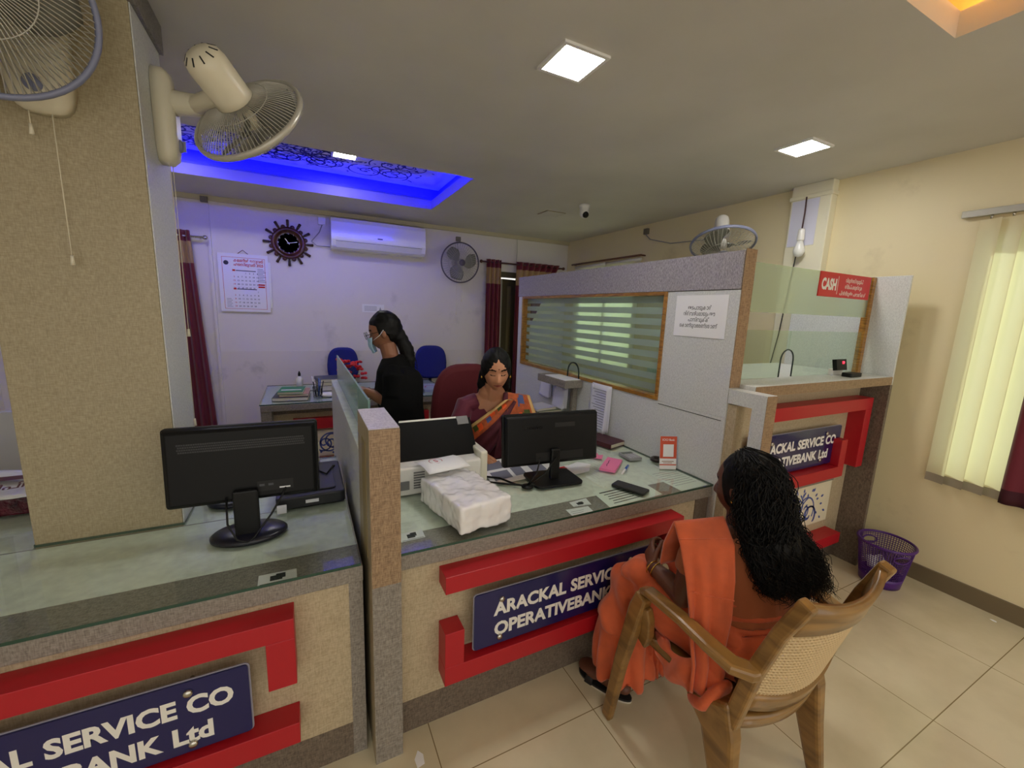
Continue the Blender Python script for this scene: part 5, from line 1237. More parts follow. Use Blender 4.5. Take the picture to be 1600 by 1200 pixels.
# ------------------------------------------------------------------ people
def frame(f, u):
    f = Vector(f).normalized(); u = Vector(u); u = (u - f * u.dot(f)).normalized(); return f.cross(u), f, u
def G(v, s): return math.exp(-(v / s) ** 2)
def head_piece(mb, c, f, u, s=1.0):
    r, f, u = frame(f, u); c = Vector(c); n, m = 56, 40; rings = []
    for i in range(m + 1):
        t = max(.03, min(pi - .03, pi * i / m)); ring = []
        for j in range(n):
            a = 2 * pi * j / n; d = Vector((sin(t) * cos(a), sin(t) * sin(a), -cos(t)))
            x, y, z = d.x * .073, d.y * .092, d.z * .112
            if d.z < 0:
                k = -d.z; x *= 1 - .30 * k ** 1.6
                if d.y < 0: y *= 1 - .40 * k
                else: y += .014 * k * d.y
            if d.y > 0:
                fr = sstep(.05, .6, d.y)
                y -= .006 * fr * G(z - .0, .05) * G(x, .05)
                y += fr * .021 * G(x, .010 + .006 * sstep(.0, -.034, z)) * sstep(.022, -.030, z) * sstep(-.046, -.034, z)
                for sx in (-1, 1):
                    y -= fr * .0085 * G(x - sx * .031, .017) * G(z - .010, .012); y += fr * .0050 * G(x - sx * .031, .012) * G(z - .006, .008)
                    y += fr * .0035 * G(x - sx * .03, .022) * G(z - .033, .008); y += fr * .004 * G(x - sx * .042, .018) * G(z + .025, .018)
                    y += fr * .004 * G(x - sx * .010, .006) * G(z + .036, .007)
                y += fr * .0065 * G(x, .022) * (G(z + .052, .0065) + G(z + .0645, .007)); y -= fr * .003 * G(x, .024) * G(z + .0580, .0030)
                y += fr * .005 * G(x, .018) * G(z + .092, .014)
            ring.append(c + (r * x + f * y + u * z) * s)
        rings.append(ring)
    mb.loft(rings, True)
    for sx in (-1, 1):
        e = c + (r * sx * .074 - f * .004 - u * .008) * s
        M = Matrix((list(r) + [0], list(f) + [0], list(u) + [0], [0, 0, 0, 1])).transposed(); M.translation = e
        q = MB(M); q.sphere((0, 0, 0), (.010 * s, .017 * s, .030 * s), 12, 8); mb.add(q.v, q.f, True)
def face_paint(c, f, u, s=1.0, skin=0, lip=1, hairc=2, closed=True):
    r, f, u = frame(f, u); c = Vector(c)
    def p(q, n=None):
        d = (q - c) / s; x, y, z = d.dot(r), d.dot(f), d.dot(u)
        if d.length > .16 or y < .05: return skin
        if abs(x) < .023 and abs(z + .058) < .0085 * (1 - abs(x) / .03): return lip
        ax = abs(abs(x) - .031)
        if ax < .018 and abs(z - (.0335 - ax * .25)) < .0042: return hairc
        if ax < .014 and abs(z - (.001 + ax * .15)) < .0024: return hairc
        return skin
    return p
def hand_piece(mb, w, d, n, side, curl=.5, s=1.0, thumb_in=.5):
    w, d, n, side = Vector(w), Vector(d).normalized(), Vector(n), Vector(side)
    n = (n - d * n.dot(d)).normalized(); side = (side - d * side.dot(d) - n * side.dot(n)).normalized()
    mb.tube([w - d * .02 * s, w + d * .01 * s, w + d * .045 * s, w + d * .082 * s], [.024 * s, .026 * s, .037 * s, .038 * s], 12, side=side, r2=[.019 * s, .017 * s, .016 * s, .013 * s], round_ends=False)
    for i, (L, off) in enumerate(((.070, .029), (.079, .010), (.073, -.009), (.057, -.027))):
        p = w + d * (.080 - .003 * i) * s + side * off * s; a = curl * (.35 + .06 * i); P = [p - d * .02 * s, p]; R = [.0088 * s, .0088 * s]
        dd = (d + side * off * 1.2).normalized()
        for k, q in enumerate((.45, .31, .24)):
            v = dd * cos(a) + n * sin(a); p = p + v * L * q * s; P.append(p); R.append((.0085, .0078, .0068)[k] * s); a += curl * (.85, .7, 0)[k]
        mb.tube(P, R, 8, side=side, round_ends=True)
    p = w + d * .022 * s + side * .022 * s; v = (d * .62 + side * .72 + n * thumb_in * .4).normalized(); v2 = (d * .92 + side * .25 + n * thumb_in).normalized()
    mb.tube([p, p + v * .036 * s, p + v * .036 * s + v2 * .028 * s, p + v * .036 * s + v2 * .050 * s], [.0125 * s, .0105 * s, .0092 * s, .0078 * s], 8, round_ends=True)
def strands(mb, roots, n, seed, r=.0022, wav=.012, freq=3.0, seg=20, taper=True):
    """wavy locks along guide fans: roots = list of guide polylines"""
    rnd = random.Random(seed)
    def guide(g, t):
        x = t * (len(g) - 1); i = min(int(x), len(g) - 2); k = x - i
        p0 = g[max(i - 1, 0)]; p1 = g[i]; p2 = g[i + 1]; p3 = g[min(i + 2, len(g) - 1)]
        return .5 * ((2 * p1) + (p2 - p0) * k + (2 * p0 - 5 * p1 + 4 * p2 - p3) * k * k + (3 * p1 - p0 - 3 * p2 + p3) * k ** 3)
    for q in range(n):
        a = rnd.random() * (len(roots) - 1); i = min(int(a), len(roots) - 2); k = a - i; ph = rnd.uniform(0, 6.28); fr = freq * rnd.uniform(.7, 1.3); am = wav * rnd.uniform(.4, 1.2); end = rnd.uniform(.78, 1.0)
        o = Vector((rnd.gauss(0, 1), rnd.gauss(0, 1), rnd.gauss(0, 1))) * .006; P = []; R = []
        for j in range(seg + 1):
            t = end * j / seg; p = guide(roots[i], t).lerp(guide(roots[i + 1], t), k); g = am * min(1, t * 2.2)
            p = p + o * (1 + t) + Vector((sin(ph + t * fr * 6.28), cos(ph * 1.7 + t * fr * 5.1) * .6, sin(ph * .6 + t * fr * 4.0) * .35)) * g
            P.append(p); R.append(r * (1 - .75 * t ** 3 if taper else 1))
        mb.tube(P, R, 4, cap=False)
V3 = Vector
hair_m = mat('black_hair', (8, 7, 7), .55, spec=.22)
gold_m = mat('gold_jewellery', (206, 160, 70), .25, 1.0)

# --- woman in orange, seated in the foreground with her back to us
skinA = mat('skin_deep', (98, 58, 40), .5); lipA = mat('lip_deep', (110, 56, 50), .5)
orange = mat('orange_sari', (202, 90, 46), .78, var=.07, vscale=14, sheen=.25, bump=.12, bscale=500)
rust = mat('rust_blouse', (160, 86, 44), .8, sheen=.2, bump=.12, bscale=500)
w1p = thing('person', 'woman in orange sari with long loose wavy hair seated on the plastic armchair', 'person', (1.38, .80, 0))
HC, HF, HU = V3((1.34, .845, 1.035)), V3((-.16, .96, -.14)), V3((-.03, .14, .99))
b = MB()
b.tube([(1.345, .75, .47), (1.348, .755, .54), (1.355, .765, .63), (1.360, .800, .75), (1.355, .828, .840), (1.352, .838, .885)], [.175, .180, .155, .155, .145, .075], 24, side=(1, 0, 0), r2=[.115, .12, .103, .103, .078, .056])
b.tube([(1.352, .838, .88), (1.348, .842, .94), (1.342, .845, 1.0)], [.056, .050, .052], 16)
head_piece(b, HC, HF, HU, 1.0)
LW, RW = V3((1.165, 1.045, .655)), V3((1.345, 1.065, .670))
b.tube([(1.27, .845, .850), (1.205, .868, .845), (1.178, .878, .785), (1.176, .892, .70), (1.172, .905, .625)], [.052, .055, .050, .044, .040], 14, round_ends=True)
b.tube([(1.172, .905, .625), (1.170, .965, .640), LW], [.041, .037, .025], 14, round_ends=True)
b.tube([(1.44, .835, .850), (1.500, .840, .845), (1.535, .860, .785), (1.548, .90, .70), (1.555, .935, .635)], [.052, .055, .050, .044, .040], 14, round_ends=True)
b.tube([(1.555, .935, .635), (1.46, 1.01, .655), RW], [.041, .036, .025], 14, round_ends=True)
hand_piece(b, LW, (.45, .75, .40), (.75, -.35, -.2), (.0, -.3, 1), .85, .95)
hand_piece(b, RW, (-.95, .28, .18), (.1, -.75, -.5), (.0, .1, 1), .8, .95)
for hx, kx, ax in ((1.27, 1.175, 1.14), (1.44, 1.45, 1.47)):
    b.tube([(hx, .70, .50), ((hx + kx) / 2, .93, .515), (kx, 1.13, .54)], [.088, .076, .058], 16, round_ends=True)
    b.tube([(kx, 1.13, .54), (kx - .004, 1.16, .36), (ax, 1.165, .10)], [.056, .052, .036], 16, round_ends=True)
for ax, d in ((1.135, V3((-.40, .90, 0)).normalized()), (1.47, V3((-.15, .95, 0)))):
    d = d.normalized(); p = V3((ax, 1.160, .05)); sd = V3((d.y, -d.x, 0))
    b.tube([p - d * .045, p, p + d * .08, p + d * .13], [.028, .033, .040, .043], 14, side=sd, r2=[.026, .042, .024, .013], round_ends=True)
    for i in range(5):
        q = p + d * (.128 - .006 * i * i * .5) + sd * (.033 - .0165 * i) - Z * .012
        b.tube([q, q + d * .022, q + d * (.040 - .003 * i) - Z * .004], [.0105 - .0008 * i, .0098 - .0008 * i, .008], 8, round_ends=True)
fp = face_paint(HC, HF, HU)
blob(b, 'body', [skinA, lipA, hair_m], w1p, .0038, 3, None, fp)
# skirt of the sari
def skirt_shape(co, n):
    w = .013 * sin(34 * (co.x * .55 + co.z * .9) + 5 * sin(co.y * 9)) + .006 * sin(70 * (co.x * .8 - co.z * .4 + co.y * .5)) + .010 * noise.noise(co * 7)
    if co.z < .34: w = .017 * sin(math.atan2(co.y - 1.13, co.x - 1.28) * 17 + co.z * 5) * sstep(.40, .12, co.z) + .008 * noise.noise(co * 9)
    return co + n * w
s = MB()
s.tube([(1.345, .755, .445), (1.345, .755, .50), (1.350, .762, .60)], [.188, .196, .172], 24, side=(1, 0, 0), r2=[.118, .128, .120])
for hx, kx, e in ((1.26, 1.165, -1), (1.44, 1.455, 1)):
    s.tube([(hx, .76, .515), ((hx + kx) / 2, .93, .525), (kx, 1.125, .545)], [.105, .095, .080], 18, round_ends=True)
s.tube([(1.165, 1.13, .555), (1.150, 1.165, .40), (1.155, 1.160, .22), (1.165, 1.145, .115)], [.075, .088, .106, .118], 20, r2=[.075, .092, .112, .118])
s.tube([(1.465, 1.13, .55), (1.47, 1.15, .36), (1.47, 1.15, .16)], [.074, .082, .098], 20)
s.tube([(1.24, 1.13, .47), (1.30, 1.14, .30), (1.31, 1.12, .11)], [.07, .10, .13], 20, r2=[.06, .06, .075])
s.tube([(1.32, .80, .52), (1.32, 1.0, .51), (1.315, 1.13, .47)], [.15, .14, .12], 18, side=(1, 0, 0), r2=[.06, .055, .05])
s.sphere((1.155, 1.105, .605), (.075, .07, .045))
blob(s, 'sari_skirt', orange, w1p, .0065, 4, skirt_shape)
# gathered waist folds
s = MB()
for k in range(7):
    z = .515 + .026 * k; P = []
    for i in range(25):
        a = pi * (-.12 + 1.24 * i / 24); P.append((1.350 - (.186 - .006 * k) * cos(a), .757 + .006 * k - (.132 - .003 * k) * sin(a), z + .014 * sin(a * 2 + k) + .028 * cos(a) * (1 if k < 3 else .4)))
    s.tube(P, .012, 8, round_ends=True)
blob(s, 'waist_folds', orange, w1p, .006, 2)
# blouse
s = MB()
s.tube([(1.354, .764, .605), (1.360, .800, .75), (1.355, .828, .840), (1.353, .836, .878)], [.165, .167, .158, .098], 24, side=(1, 0, 0), r2=[.114, .116, .092, .068])
s.tube([(1.27, .845, .850), (1.205, .868, .845), (1.178, .878, .785), (1.176, .890, .735)], [.056, .061, .058, .056], 16)
s.tube([(1.44, .835, .850), (1.500, .840, .845), (1.535, .860, .785), (1.545, .885, .735)], [.056, .061, .058, .056], 16)
blob(s, 'blouse', rust, w1p, .006, 2, lambda co, n: co + n * (.003 * noise.noise(co * 18)))
# pallu over the left shoulder
PL = [V3((1.150, 1.00, .70)), V3((1.130, .975, .80)), V3((1.106, .922, .912)), V3((1.092, .878, .860)), V3((1.072, .830, .780)), V3((1.063, .797, .690)), V3((1.070, .786, .600)), V3((1.075, .765, .500)), V3((1.075, .760, .405))]
PR = [V3((1.290, .96, .72)), V3((1.285, .935, .82)), V3((1.262, .850, .934)), V3((1.212, .768, .885)), V3((1.170, .725, .795)), V3((1.148, .708, .690)), V3((1.138, .708, .600)), V3((1.150, .705, .500)), V3((1.145, .700, .420))]
def cat(L, t):
    x = t * (len(L) - 1); i = min(int(x), len(L) - 2); k = x - i; return L[i].lerp(L[i + 1], k)
s = MB()
def pal(u, v):
    p = cat(PL, v).lerp(cat(PR, v), u); fold = (.004 * sin(u * 19 + v * 2) + .010 * sstep(.35, .9, v) * sin(u * 14 + v * 3)) * sstep(.28, .5, v); nrm = V3((-.45, -.85, .2)); return p + nrm * fold
s.sheet(pal, 28, 64); s.build('pallu', orange, w1p, solid=.010)
for v in (.345, .56):
    s = MB(); s.tube([pal(u / 10, v) + V3((-.45, -.85, .2)) * .006 for u in range(11)], .0022, 5); s.build('pallu_crease', orange, w1p)
# tail of the pallu over the seat edge
s = MB(); s.tube([(1.12, .745, .46), (1.10, .80, .42), (1.105, .88, .40), (1.13, .95, .42)], [.05, .06, .055, .04], 14, side=(0, 0, 1), r2=[.022, .024, .022, .02], round_ends=True)
s.tube([(1.13, .70, .44), (1.11, .715, .385), (1.115, .76, .375)], [.045, .05, .04], 12, r2=[.02, .022, .02], round_ends=True)
blob(s, 'pallu_tail', orange, w1p, .006, 2, lambda co, n: co + n * (.006 * sin(60 * (co.y + co.z * .6)) + .006 * noise.noise(co * 20)))
# hair : mass with loose wavy locks
hm = MB()
r_, f_, u_ = frame(HF, HU)
hm.sphere((0, 0, 0), 1, 24, 18); 
Mh = Matrix((list(r_ * .086) + [0], list(f_ * .098) + [0], list(u_ * .112) + [0], [0, 0, 0, 1])).transposed(); Mh.translation = HC - f_ * .018 + u_ * .014
hm.v = [Mh @ p for p in hm.v]
hm.tube([HC + V3((.01, -.06, .03)), (1.362, .745, .96), (1.375, .705, .89), (1.395, .680, .80), (1.42, .660, .735)], [.076, .080, .082, .072, .045], 20, side=(1, 0, 0), r2=[.05, .040, .026, .016, .010], round_ends=True)
hm.tube([HC + V3((.05, -.02, .0)), (1.42, .775, .93), (1.45, .705, .84), (1.49, .665, .765)], [.045, .042, .036, .02], 16, side=(1, 0, 0), r2=[.04, .030, .018, .010], round_ends=True)
def hshape(co, n):
    d = co - HC
    face = sstep(.045, .07, d.dot(f_)) * sstep(.075, .055, d.dot(u_))
    return co - f_ * face * .05 + n * (.007 * noise.noise(V3((co.x * 26, co.y * 26, co.z * 9))) + .004 * noise.noise(V3((co.x * 70, co.y * 70, co.z * 22))))
hair = blob(hm, 'hair', hair_m, w1p, .006, 2, hshape)
gs = []
for k in range(15):
    t = k / 14; a = pi * (1.12 * t - .06); sx = cos(a)
    top = HC + u_ * .118 - f_ * .0 - r_ * sx * .02
    side = HC - r_ * (sx * .092) - f_ * (.045 + .065 * sin(a)) + u_ * .02
    low = HC - r_ * (sx * .105) - f_ * (.05 + .080 * sin(a)) - u_ * .075
    gs.append([top, HC - r_ * (sx * .075) - f_ * (.03 + .05 * sin(a)) + u_ * .085, side, low, V3((1.372 - sx * .115, .705 + .035 * abs(sx), .895)), V3((1.400 - sx * .135, .668 + .02 * abs(sx), .800)), V3((1.430 - sx * .150, .640 + .015 * abs(sx), .715 - .03 * (sx < -.2) + .04 * max(0, sx)))])
st = MB(); strands(st, gs, 2200, 5, .0016, .026, 5.6, 36); st.build('hair_lock', hair_m, hair)
# bangles, watch band, ear stud
for q, rr in ((LW - V3((.02, .0, .0)), .029), (LW + V3((-.012, -.014, -.004)), .030)):
    s = MB(); s.torus(q + V3((.014, -.002, .0)), (LW - V3((1.170, .965, .640))), rr, .0022, 28, 6); s.build('bangle', gold_m, w1p)
s = MB(); s.sphere(HC - r_ * .082 - f_ * .0 - u_ * .034, .006, 8, 6); s.build('ear_stud', gold_m, w1p)
# sandals
for ax, d in ((1.135, V3((-.40, .90, 0)).normalized()), (1.47, V3((-.15, .95, 0)).normalized())):
    p = V3((ax, 1.160, 0)); sd = V3((d.y, -d.x, 0)); P = []
    for k in range(32):
        a = 2 * pi * k / 32; y = .125 * sin(a) + .045; x = (.040 + .010 * sstep(0, .15, y)) * cos(a); P.append(p + d * y + sd * x)
    sdl = MB(); sdl.prism(P, (0, 0, .007)); so = sdl.build('sandal', mat('sole_white', (196, 186, 170), .6), w1p)
    q = MB(); q.prism([v + Z * .0072 for v in P], (0, 0, .009)); q.build('insole', black_matt, so)
    q = MB(); q.tube([p + d * .10 + sd * .052 + Z * .012, p + d * .10 + sd * .03 + Z * .048, p + d * .10 - sd * .03 + Z * .046, p + d * .10 - sd * .052 + Z * .012], .018, 8, side=d, r2=.004); q.build('strap', black_matt, so)

# --- clerk in maroon seated behind the counter
skinB = mat('skin_brown', (190, 132, 98), .5); lipB = mat('lip_brown', (138, 66, 58), .45)
w2p = thing('person', 'seated clerk in maroon blouse and orange checked sari looking down behind the monitor', 'person', (1.02, 2.32, 0))
HC2, HF2, HU2 = V3((1.0, 2.185, 1.262)), V3((-.27, -.93, -.26)), V3((-.08, -.24, .97))
b = MB()
b.tube([(1.03, 2.33, .56), (1.03, 2.33, .70), (1.025, 2.315, .84), (1.02, 2.295, .97), (1.015, 2.28, 1.06), (1.01, 2.265, 1.10)], [.16, .165, .145, .160, .155, .085], 24, side=(.93, -.30, 0), r2=[.12, .125, .105, .115, .082, .06], round_ends=True)
b.tube([(1.01, 2.262, 1.08), (1.006, 2.238, 1.14), (1.002, 2.215, 1.20)], [.057, .050, .052], 16)
head_piece(b, HC2, HF2, HU2, 1.03)
RS2, RE2, RW2 = V3((.855, 2.305, 1.035)), V3((.800, 2.215, .865)), V3((.865, 2.115, .800))
b.tube([(.93, 2.29, 1.06), RS2, V3((.815, 2.27, .96)), RE2], [.05, .055, .047, .038], 14, round_ends=True)
b.tube([RE2, RE2.lerp(RW2, .5), RW2], [.038, .033, .024], 14, round_ends=True)
hand_piece(b, RW2, (.50, -.80, -.20), (.0, -.2, -1), (.8, .5, 0), .45, .95)
LS2, LE2, LW2 = V3((1.180, 2.235, 1.035)), V3((1.275, 2.165, .865)), V3((1.215, 2.075, .800))
b.tube([(1.10, 2.25, 1.06), LS2, V3((1.235, 2.20, .96)), LE2], [.05, .055, .047, .038], 14, round_ends=True)
b.tube([LE2, LE2.lerp(LW2, .5), LW2], [.038, .033, .024], 14, round_ends=True)
hand_piece(b, LW2, (-.70, -.65, -.20), (.0, -.2, -1), (-.3, .9, .2), .45, .95)
blob(b, 'body', [skinB, lipB, hair_m], w2p, .0036, 3, None, face_paint(HC2, HF2, HU2, 1.03))
mar_bl = mat('maroon_blouse', (98, 20, 48), .7, sheen=.2)
s = MB()
s.tube([(1.03, 2.33, .58), (1.03, 2.33, .70), (1.025, 2.315, .84), (1.02, 2.293, .97), (1.015, 2.285, 1.055)], [.172, .175, .155, .170, .158], 24, side=(.93, -.30, 0), r2=[.13, .132, .115, .124, .082])
s.tube([(.93, 2.29, 1.06), RS2, V3((.815, 2.27, .965)), V3((.803, 2.232, .90))], [.055, .062, .057, .054], 16)
s.tube([(1.10, 2.25, 1.06), LS2, V3((1.235, 2.20, .965)), V3((1.262, 2.178, .90))], [.055, .062, .057, .054], 16)
r2, f2, u2 = frame(V3((-.35, -.93, 0)), Z)
def bl_shape(co, n):
    d = co - V3((1.005, 2.25, 1.09)); x, y, z = d.dot(r2), d.dot(f2), d.z
    # open V neck: the cloth sinks under the skin inside the neckline
    k = sstep(.085, .065, abs(x) + max(0, -z) * .62) * sstep(-.16, -.12, z) * sstep(-.06, -.02, y)
    return co - n * .022 * k + n * .002 * noise.noise(co * 20)
blob(s, 'blouse', mar_bl, w2p, .005, 2, bl_shape)
# draped sari across the chest
ora = mat('sari_orange_check', (176, 82, 34), .7, sheen=.2, var=.12, vscale=40); sgold = mat('sari_gold_border', (206, 170, 110), .45, .3); sgreen = mat('sari_green', (70, 84, 30), .7); sviol = mat('sari_blue_motif', (74, 88, 140), .7); shot = mat('sari_bright_motif', (236, 90, 24), .7); smar = mat('sari_maroon_fold', (88, 22, 40), .7, sheen=.2)
def chest(a, z, out=0.0):
    """point on the clerk's front at angle a (0 front, + her left) and height z"""
    t = sstep(.6, 1.06, z); c = V3((1.03, 2.33, z)).lerp(V3((1.013, 2.282, z)), t)
    wu = .182 - .006 * t; wv = .142 if z < .9 else .142 - .045 * sstep(.92, 1.07, z)
    return c + r2 * (-sin(a)) * (wu + out) * -1 * -1 + f2 * cos(a) * (wv + out)
s = MB(); NU, NV = 26, 46
def drape(u, v):
    # u across the band (0 inner border .. 1 outer), v from hip (right) up to the left shoulder and over it
    a = -1.25 + 2.0 * v + .55 * (u - .5) * (1 - v * .4) + .10
    z = .66 + .42 * v ** .9 + (.5 - u) * .30 * (1 - v * .75)
    z = min(z, 1.085)
    p = chest(a, z, .008 + .005 * sin(u * 22)); return p
s.sheet(drape, NU, NV); k = 0
for i in range(NU):
    for j in range(NV):
        u, v = (i + .5) / NU, (j + .5) / NV; m = 0
        if u < .08: m = 1
        elif u > .40: m = 5
        else:
            q = (int(v * 16) + (0 if u < .36 else 3)) % 6; w = u if u < .36 else u - .6
            if q == 0 and .06 < w < .22: m = 2
            elif q == 1 and .10 < w < .30: m = 4
            elif q == 3 and .12 < w < .26: m = 3
            elif q == 4 and .05 < w < .20: m = 4
        s.mi[k] = m; k += 1
s.build('sari_drape', [ora, sgold, sgreen, sviol, shot, smar], w2p, solid=.006)
s = MB()
def fall(u, v):
    T = V3((1.065, 2.215, 1.112)).lerp(V3((1.235, 2.195, 1.085)), u); B = T + V3((.02, .085, -.02)); D = V3((.985, 2.150, .72)).lerp(V3((1.315, 2.105, .80)), u)
    if v < .18: p = B.lerp(T, v / .18) + Z * .012 * sin(pi * v / .36)
    else:
        t = (v - .18) / .82; p = T.lerp(D, t) + f2 * (.050 * sin(pi * min(1, t * 1.1) ) ) + Z * .012 * (1 - t)
    return p + f2 * .005 * sin(u * 19)
s.sheet(fall, 18, 26); k = 0
for i in range(18):
    for j in range(26):
        u, v = (i + .5) / 18, (j + .5) / 26; m = 0
        if u > .90: m = 1
        elif u < .14: m = 5
        else:
            q = (int(v * 9 + u * 2)) % 4
            if q == 1 and .3 < u < .62: m = 4
            elif q == 1 and .62 <= u < .85: m = 2
            elif q == 3 and .5 < u < .72: m = 3
        s.mi[k] = m; k += 1
s.build('sari_pallu', [ora, sgold, sgreen, sviol, shot, smar], w2p, solid=.006)
# hair tied back
hm = MB(); r_, f_, u_ = frame(HF2, HU2)
hm.sphere((0, 0, 0), 1, 28, 20); Mh = Matrix((list(r_ * .090) + [0], list(f_ * .101) + [0], list(u_ * .122) + [0], [0, 0, 0, 1])).transposed(); Mh.translation = HC2 - f_ * .016 + u_ * .012
hm.v = [Mh @ p for p in hm.v]
hm.tube([HC2 - f_ * .075 - u_ * .03, HC2 - f_ * .085 - u_ * .10, HC2 - f_ * .075 - u_ * .17 + r_ * .05], [.080, .080, .05], 14, round_ends=True)
hm.tube([HC2 - f_ * .05 + r_ * .06 - u_ * .04, HC2 - f_ * .055 + r_ * .075 - u_ * .12], [.035, .03], 12, round_ends=True)
hm.tube([HC2 - f_ * .05 - r_ * .06 - u_ * .04, HC2 - f_ * .055 - r_ * .07 - u_ * .13], [.035, .03], 12, round_ends=True)
def h2(co, n):
    d = co - HC2; x, y, z = d.dot(r_), d.dot(f_), d.dot(u_)
    hl = .062 - (abs(x) / .07) ** 2 * .085        # hairline, parted in the middle
    k = sstep(.0, .03, y - .012) * sstep(hl + .006, hl - .012, z)
    return co - f_ * k * .055 + n * (.0025 * noise.noise(V3((x * 60, y * 20, z * 60))) - .004 * G(x, .004) * sstep(.02, .06, z) * sstep(-.02, .03, y))
blob(hm, 'hair', hair_m, w2p, .0045, 2, h2)
for sx in (-1, 1): s = MB(); s.sphere(HC2 + r_ * sx * .084 + f_ * .004 - u_ * .040, (.006, .006, .010), 8, 6); s.build('earring', gold_m, w2p)
s = MB(); s.sphere(HC2 + f_ * .0995 + u_ * .046, (.004, .004, .004), 8, 6); s.build('forehead_dot', mat('dot_maroon', (90, 20, 26), .5), w2p)
s = MB(); s.sheet(lambda u, v: (.78 + .5 * u, 2.10 + .5 * v, .56 + .07 * sin(pi * u)), 12, 12); s.build('sari_lap', ora, w2p, solid=.12)

# --- woman in black standing at the back
w3p = thing('person', 'woman in black with blue face mask standing in profile at the back desk', 'person', (.52, 2.56, 0))
HC3, HF3, HU3 = V3((.447, 2.648, 1.452)), V3((-.90, .28, -.33)), V3((-.33, .10, .94))
skinC = mat('skin_brown_back', (140, 92, 66), .5)
b = MB()
b.tube([(.535, 2.545, .06), (.53, 2.55, .5), (.525, 2.55, .80), (.515, 2.555, .98), (.50, 2.57, 1.12), (.49, 2.585, 1.215), (.485, 2.59, 1.25)], [.14, .155, .16, .14, .155, .155, .08], 20, side=(.3, .95, 0), r2=[.10, .12, .125, .105, .115, .085, .06], round_ends=True)
b.tube([(.485, 2.592, 1.23), (.475, 2.605, 1.31), (.462, 2.625, 1.38)], [.056, .05, .052], 14)
head_piece(b, HC3, HF3, HU3, .98)
b.tube([(.47, 2.48, 1.215), (.465, 2.445, 1.20), (.455, 2.43, 1.08), (.445, 2.435, 1.045)], [.05, .052, .045, .04], 14, round_ends=True)
W3 = V3((.325, 2.535, 1.105))
b.tube([(.445, 2.435, 1.045), (.385, 2.485, 1.075), W3], [.040, .034, .024], 14, round_ends=True)
hand_piece(b, W3, (-.45, .80, .05), (.1, .3, -.9), (.85, .4, .1), .7, .95)
b.tube([(.50, 2.70, 1.215), (.50, 2.74, 1.19), (.46, 2.76, 1.07), (.44, 2.76, 1.04)], [.05, .052, .045, .04], 14, round_ends=True)
W4 = V3((.315, 2.735, 1.07))
b.tube([(.44, 2.76, 1.04), (.38, 2.75, 1.05), W4], [.04, .034, .024], 14, round_ends=True)
hand_piece(b, W4, (-.35, -.6, .1), (.1, .0, -1), (.85, -.4, .1), .6, .95)
blob(b, 'body', [skinC, mat('lip_back', (120, 62, 54), .5), hair_m], w3p, .0042, 3, None, face_paint(HC3, HF3, HU3, .98))
blk = mat('black_cloth', (5, 5, 6), .85, spec=.2, bump=.15, bscale=60)
s = MB()
s.tube([(.555, 2.535, .03), (.55, 2.54, .45), (.54, 2.545, .80), (.525, 2.555, .98), (.505, 2.57, 1.12), (.495, 2.585, 1.225), (.484, 2.596, 1.305)], [.22, .215, .205, .180, .180, .168, .074], 22, side=(.3, .95, 0), r2=[.17, .155, .142, .120, .128, .098, .068])
s.tube([(.47, 2.48, 1.225), (.462, 2.440, 1.20), (.455, 2.425, 1.09)], [.056, .064, .066], 16)
s.tube([(.50, 2.70, 1.22), (.50, 2.745, 1.19), (.465, 2.765, 1.08)], [.056, .062, .060], 16)
# shawl over the near arm
s.tube([(.52, 2.44, 1.16), (.50, 2.40, 1.02), (.53, 2.41, .85), (.57, 2.43, .66)], [.115, .135, .125, .08], 16, side=(1, 0, 0), r2=[.055, .05, .045, .035], round_ends=True)
s.tube([(.45, 2.43, 1.12), (.425, 2.43, 1.0), (.43, 2.45, .90)], [.05, .055, .04], 14, round_ends=True)
blob(s, 'black_dress', blk, w3p, .007, 3, lambda co, n: co + n * (.006 * sin(30 * (co.x + co.y * .7) + 5 * co.z) + .006 * noise.noise(co * 10)))
hm = MB(); r_, f_, u_ = frame(HF3, HU3)
hm.sphere((0, 0, 0), 1, 28, 20); Mh = Matrix((list(r_ * .080) + [0], list(f_ * .098) + [0], list(u_ * .114) + [0], [0, 0, 0, 1])).transposed(); Mh.translation = HC3 - f_ * .018 + u_ * .014
hm.v = [Mh @ p for p in hm.v]
PT = [HC3 - f_ * .075 - u_ * .005, V3((.545, 2.605, 1.405)), V3((.568, 2.588, 1.35)), V3((.585, 2.572, 1.28)), V3((.600, 2.56, 1.21))]
hm.tube(PT, [.035, .042, .045, .036, .014], 14, round_ends=True)
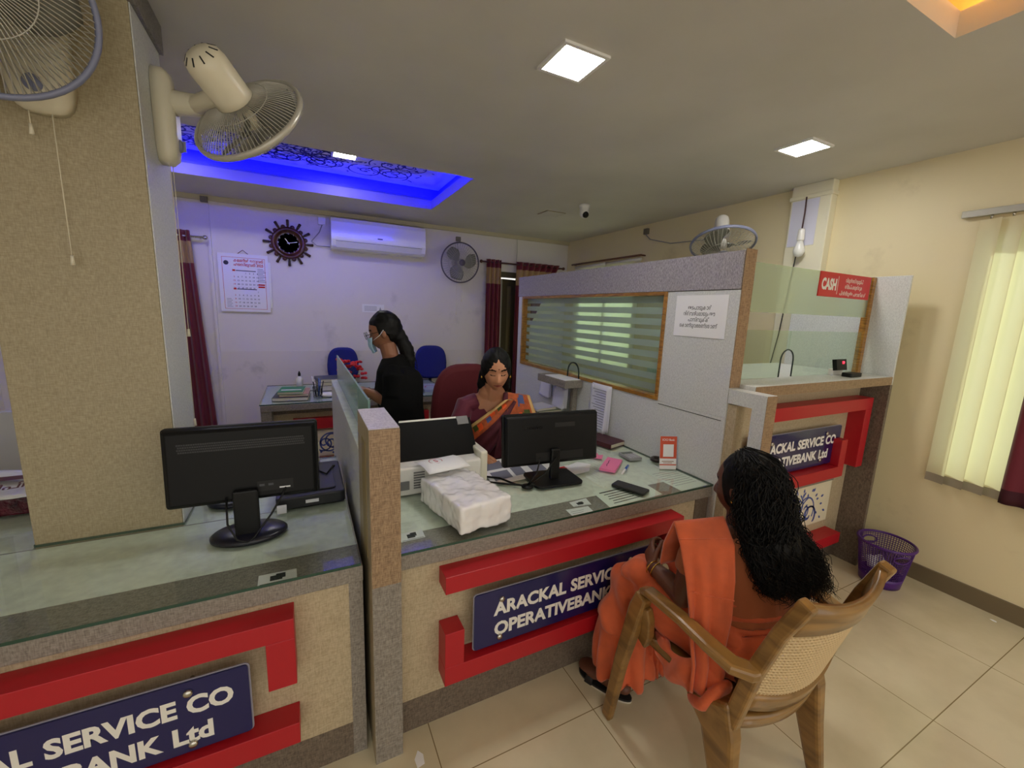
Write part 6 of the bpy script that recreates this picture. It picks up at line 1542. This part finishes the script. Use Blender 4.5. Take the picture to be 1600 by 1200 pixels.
def h3(co, n):
    d = co - HC3; x, y, z = d.dot(r_), d.dot(f_), d.dot(u_)
    hl = .070 - abs(x) * .35; k = sstep(.0, .03, y - .022) * sstep(hl + .006, hl - .012, z)
    k = max(k, sstep(.0, .02, y + .03) * sstep(-.01, -.03, z))
    return co - f_ * k * .05 + n * (.004 * noise.noise(V3((co.x * 40, co.y * 40, co.z * 40))))
hr = blob(hm, 'hair', hair_m, w3p, .0045, 2, h3)
st = MB(); gl = [[p + V3((a * .03, a * .02, 0)) for p in PT] for a in (-1, -.5, 0, .5, 1)]; strands(st, gl, 90, 8, .002, .010, 3.0, 16); st.build('hair_lock', hair_m, hr)
# mask and glasses
def onface(x, z, out): return HC3 + (r_ * x + u_ * z) * .98 + f_ * (.098 + out) * math.sqrt(max(.05, 1 - (x / .078) ** 2 * .9))
s = MB(); s.sheet(lambda u, v: onface((u - .5) * .125 * (1 - .25 * (1 - v)), -.105 + .095 * v, .020 - .012 * abs(2 * v - 1) + .001 * sin(v * 22)), 16, 14); mk_ = s.build('face_mask', mat('mask_blue', (170, 204, 226), .7), w3p, solid=.003)
for sx in (-1, 1):
    s = MB(); s.tube([onface(sx * .062, -.03, .008), HC3 + r_ * sx * .083 + u_ * -.012 + f_ * .02, HC3 + r_ * sx * .084 + u_ * .012 - f_ * .012], .0015, 5); s.build('ear_loop', paper_w, mk_)
gs_ = thing('spectacles', 'thin dark spectacles worn by the woman in the face mask', 'glasses', HC3 + f_ * .1)
for sx in (-1, 1):
    s = MB(); s.torus(HC3 + (r_ * sx * .032 + u_ * .008) + f_ * .108, f_, .022, .0014, 24, 5); s.build('lens_rim', black_plastic, gs_)
    s = MB(); s.tube([HC3 + (r_ * sx * .055 + u_ * .010) + f_ * .106, HC3 + r_ * sx * .082 + u_ * .010 + f_ * .03, HC3 + r_ * sx * .082 + u_ * .004 - f_ * .01], .0016, 5); s.build('temple', black_plastic, gs_)
s = MB(); s.tube([HC3 - r_ * .010 + u_ * .008 + f_ * .108, HC3 + r_ * .010 + u_ * .008 + f_ * .108], .0014, 5); s.build('bridge', black_plastic, gs_)
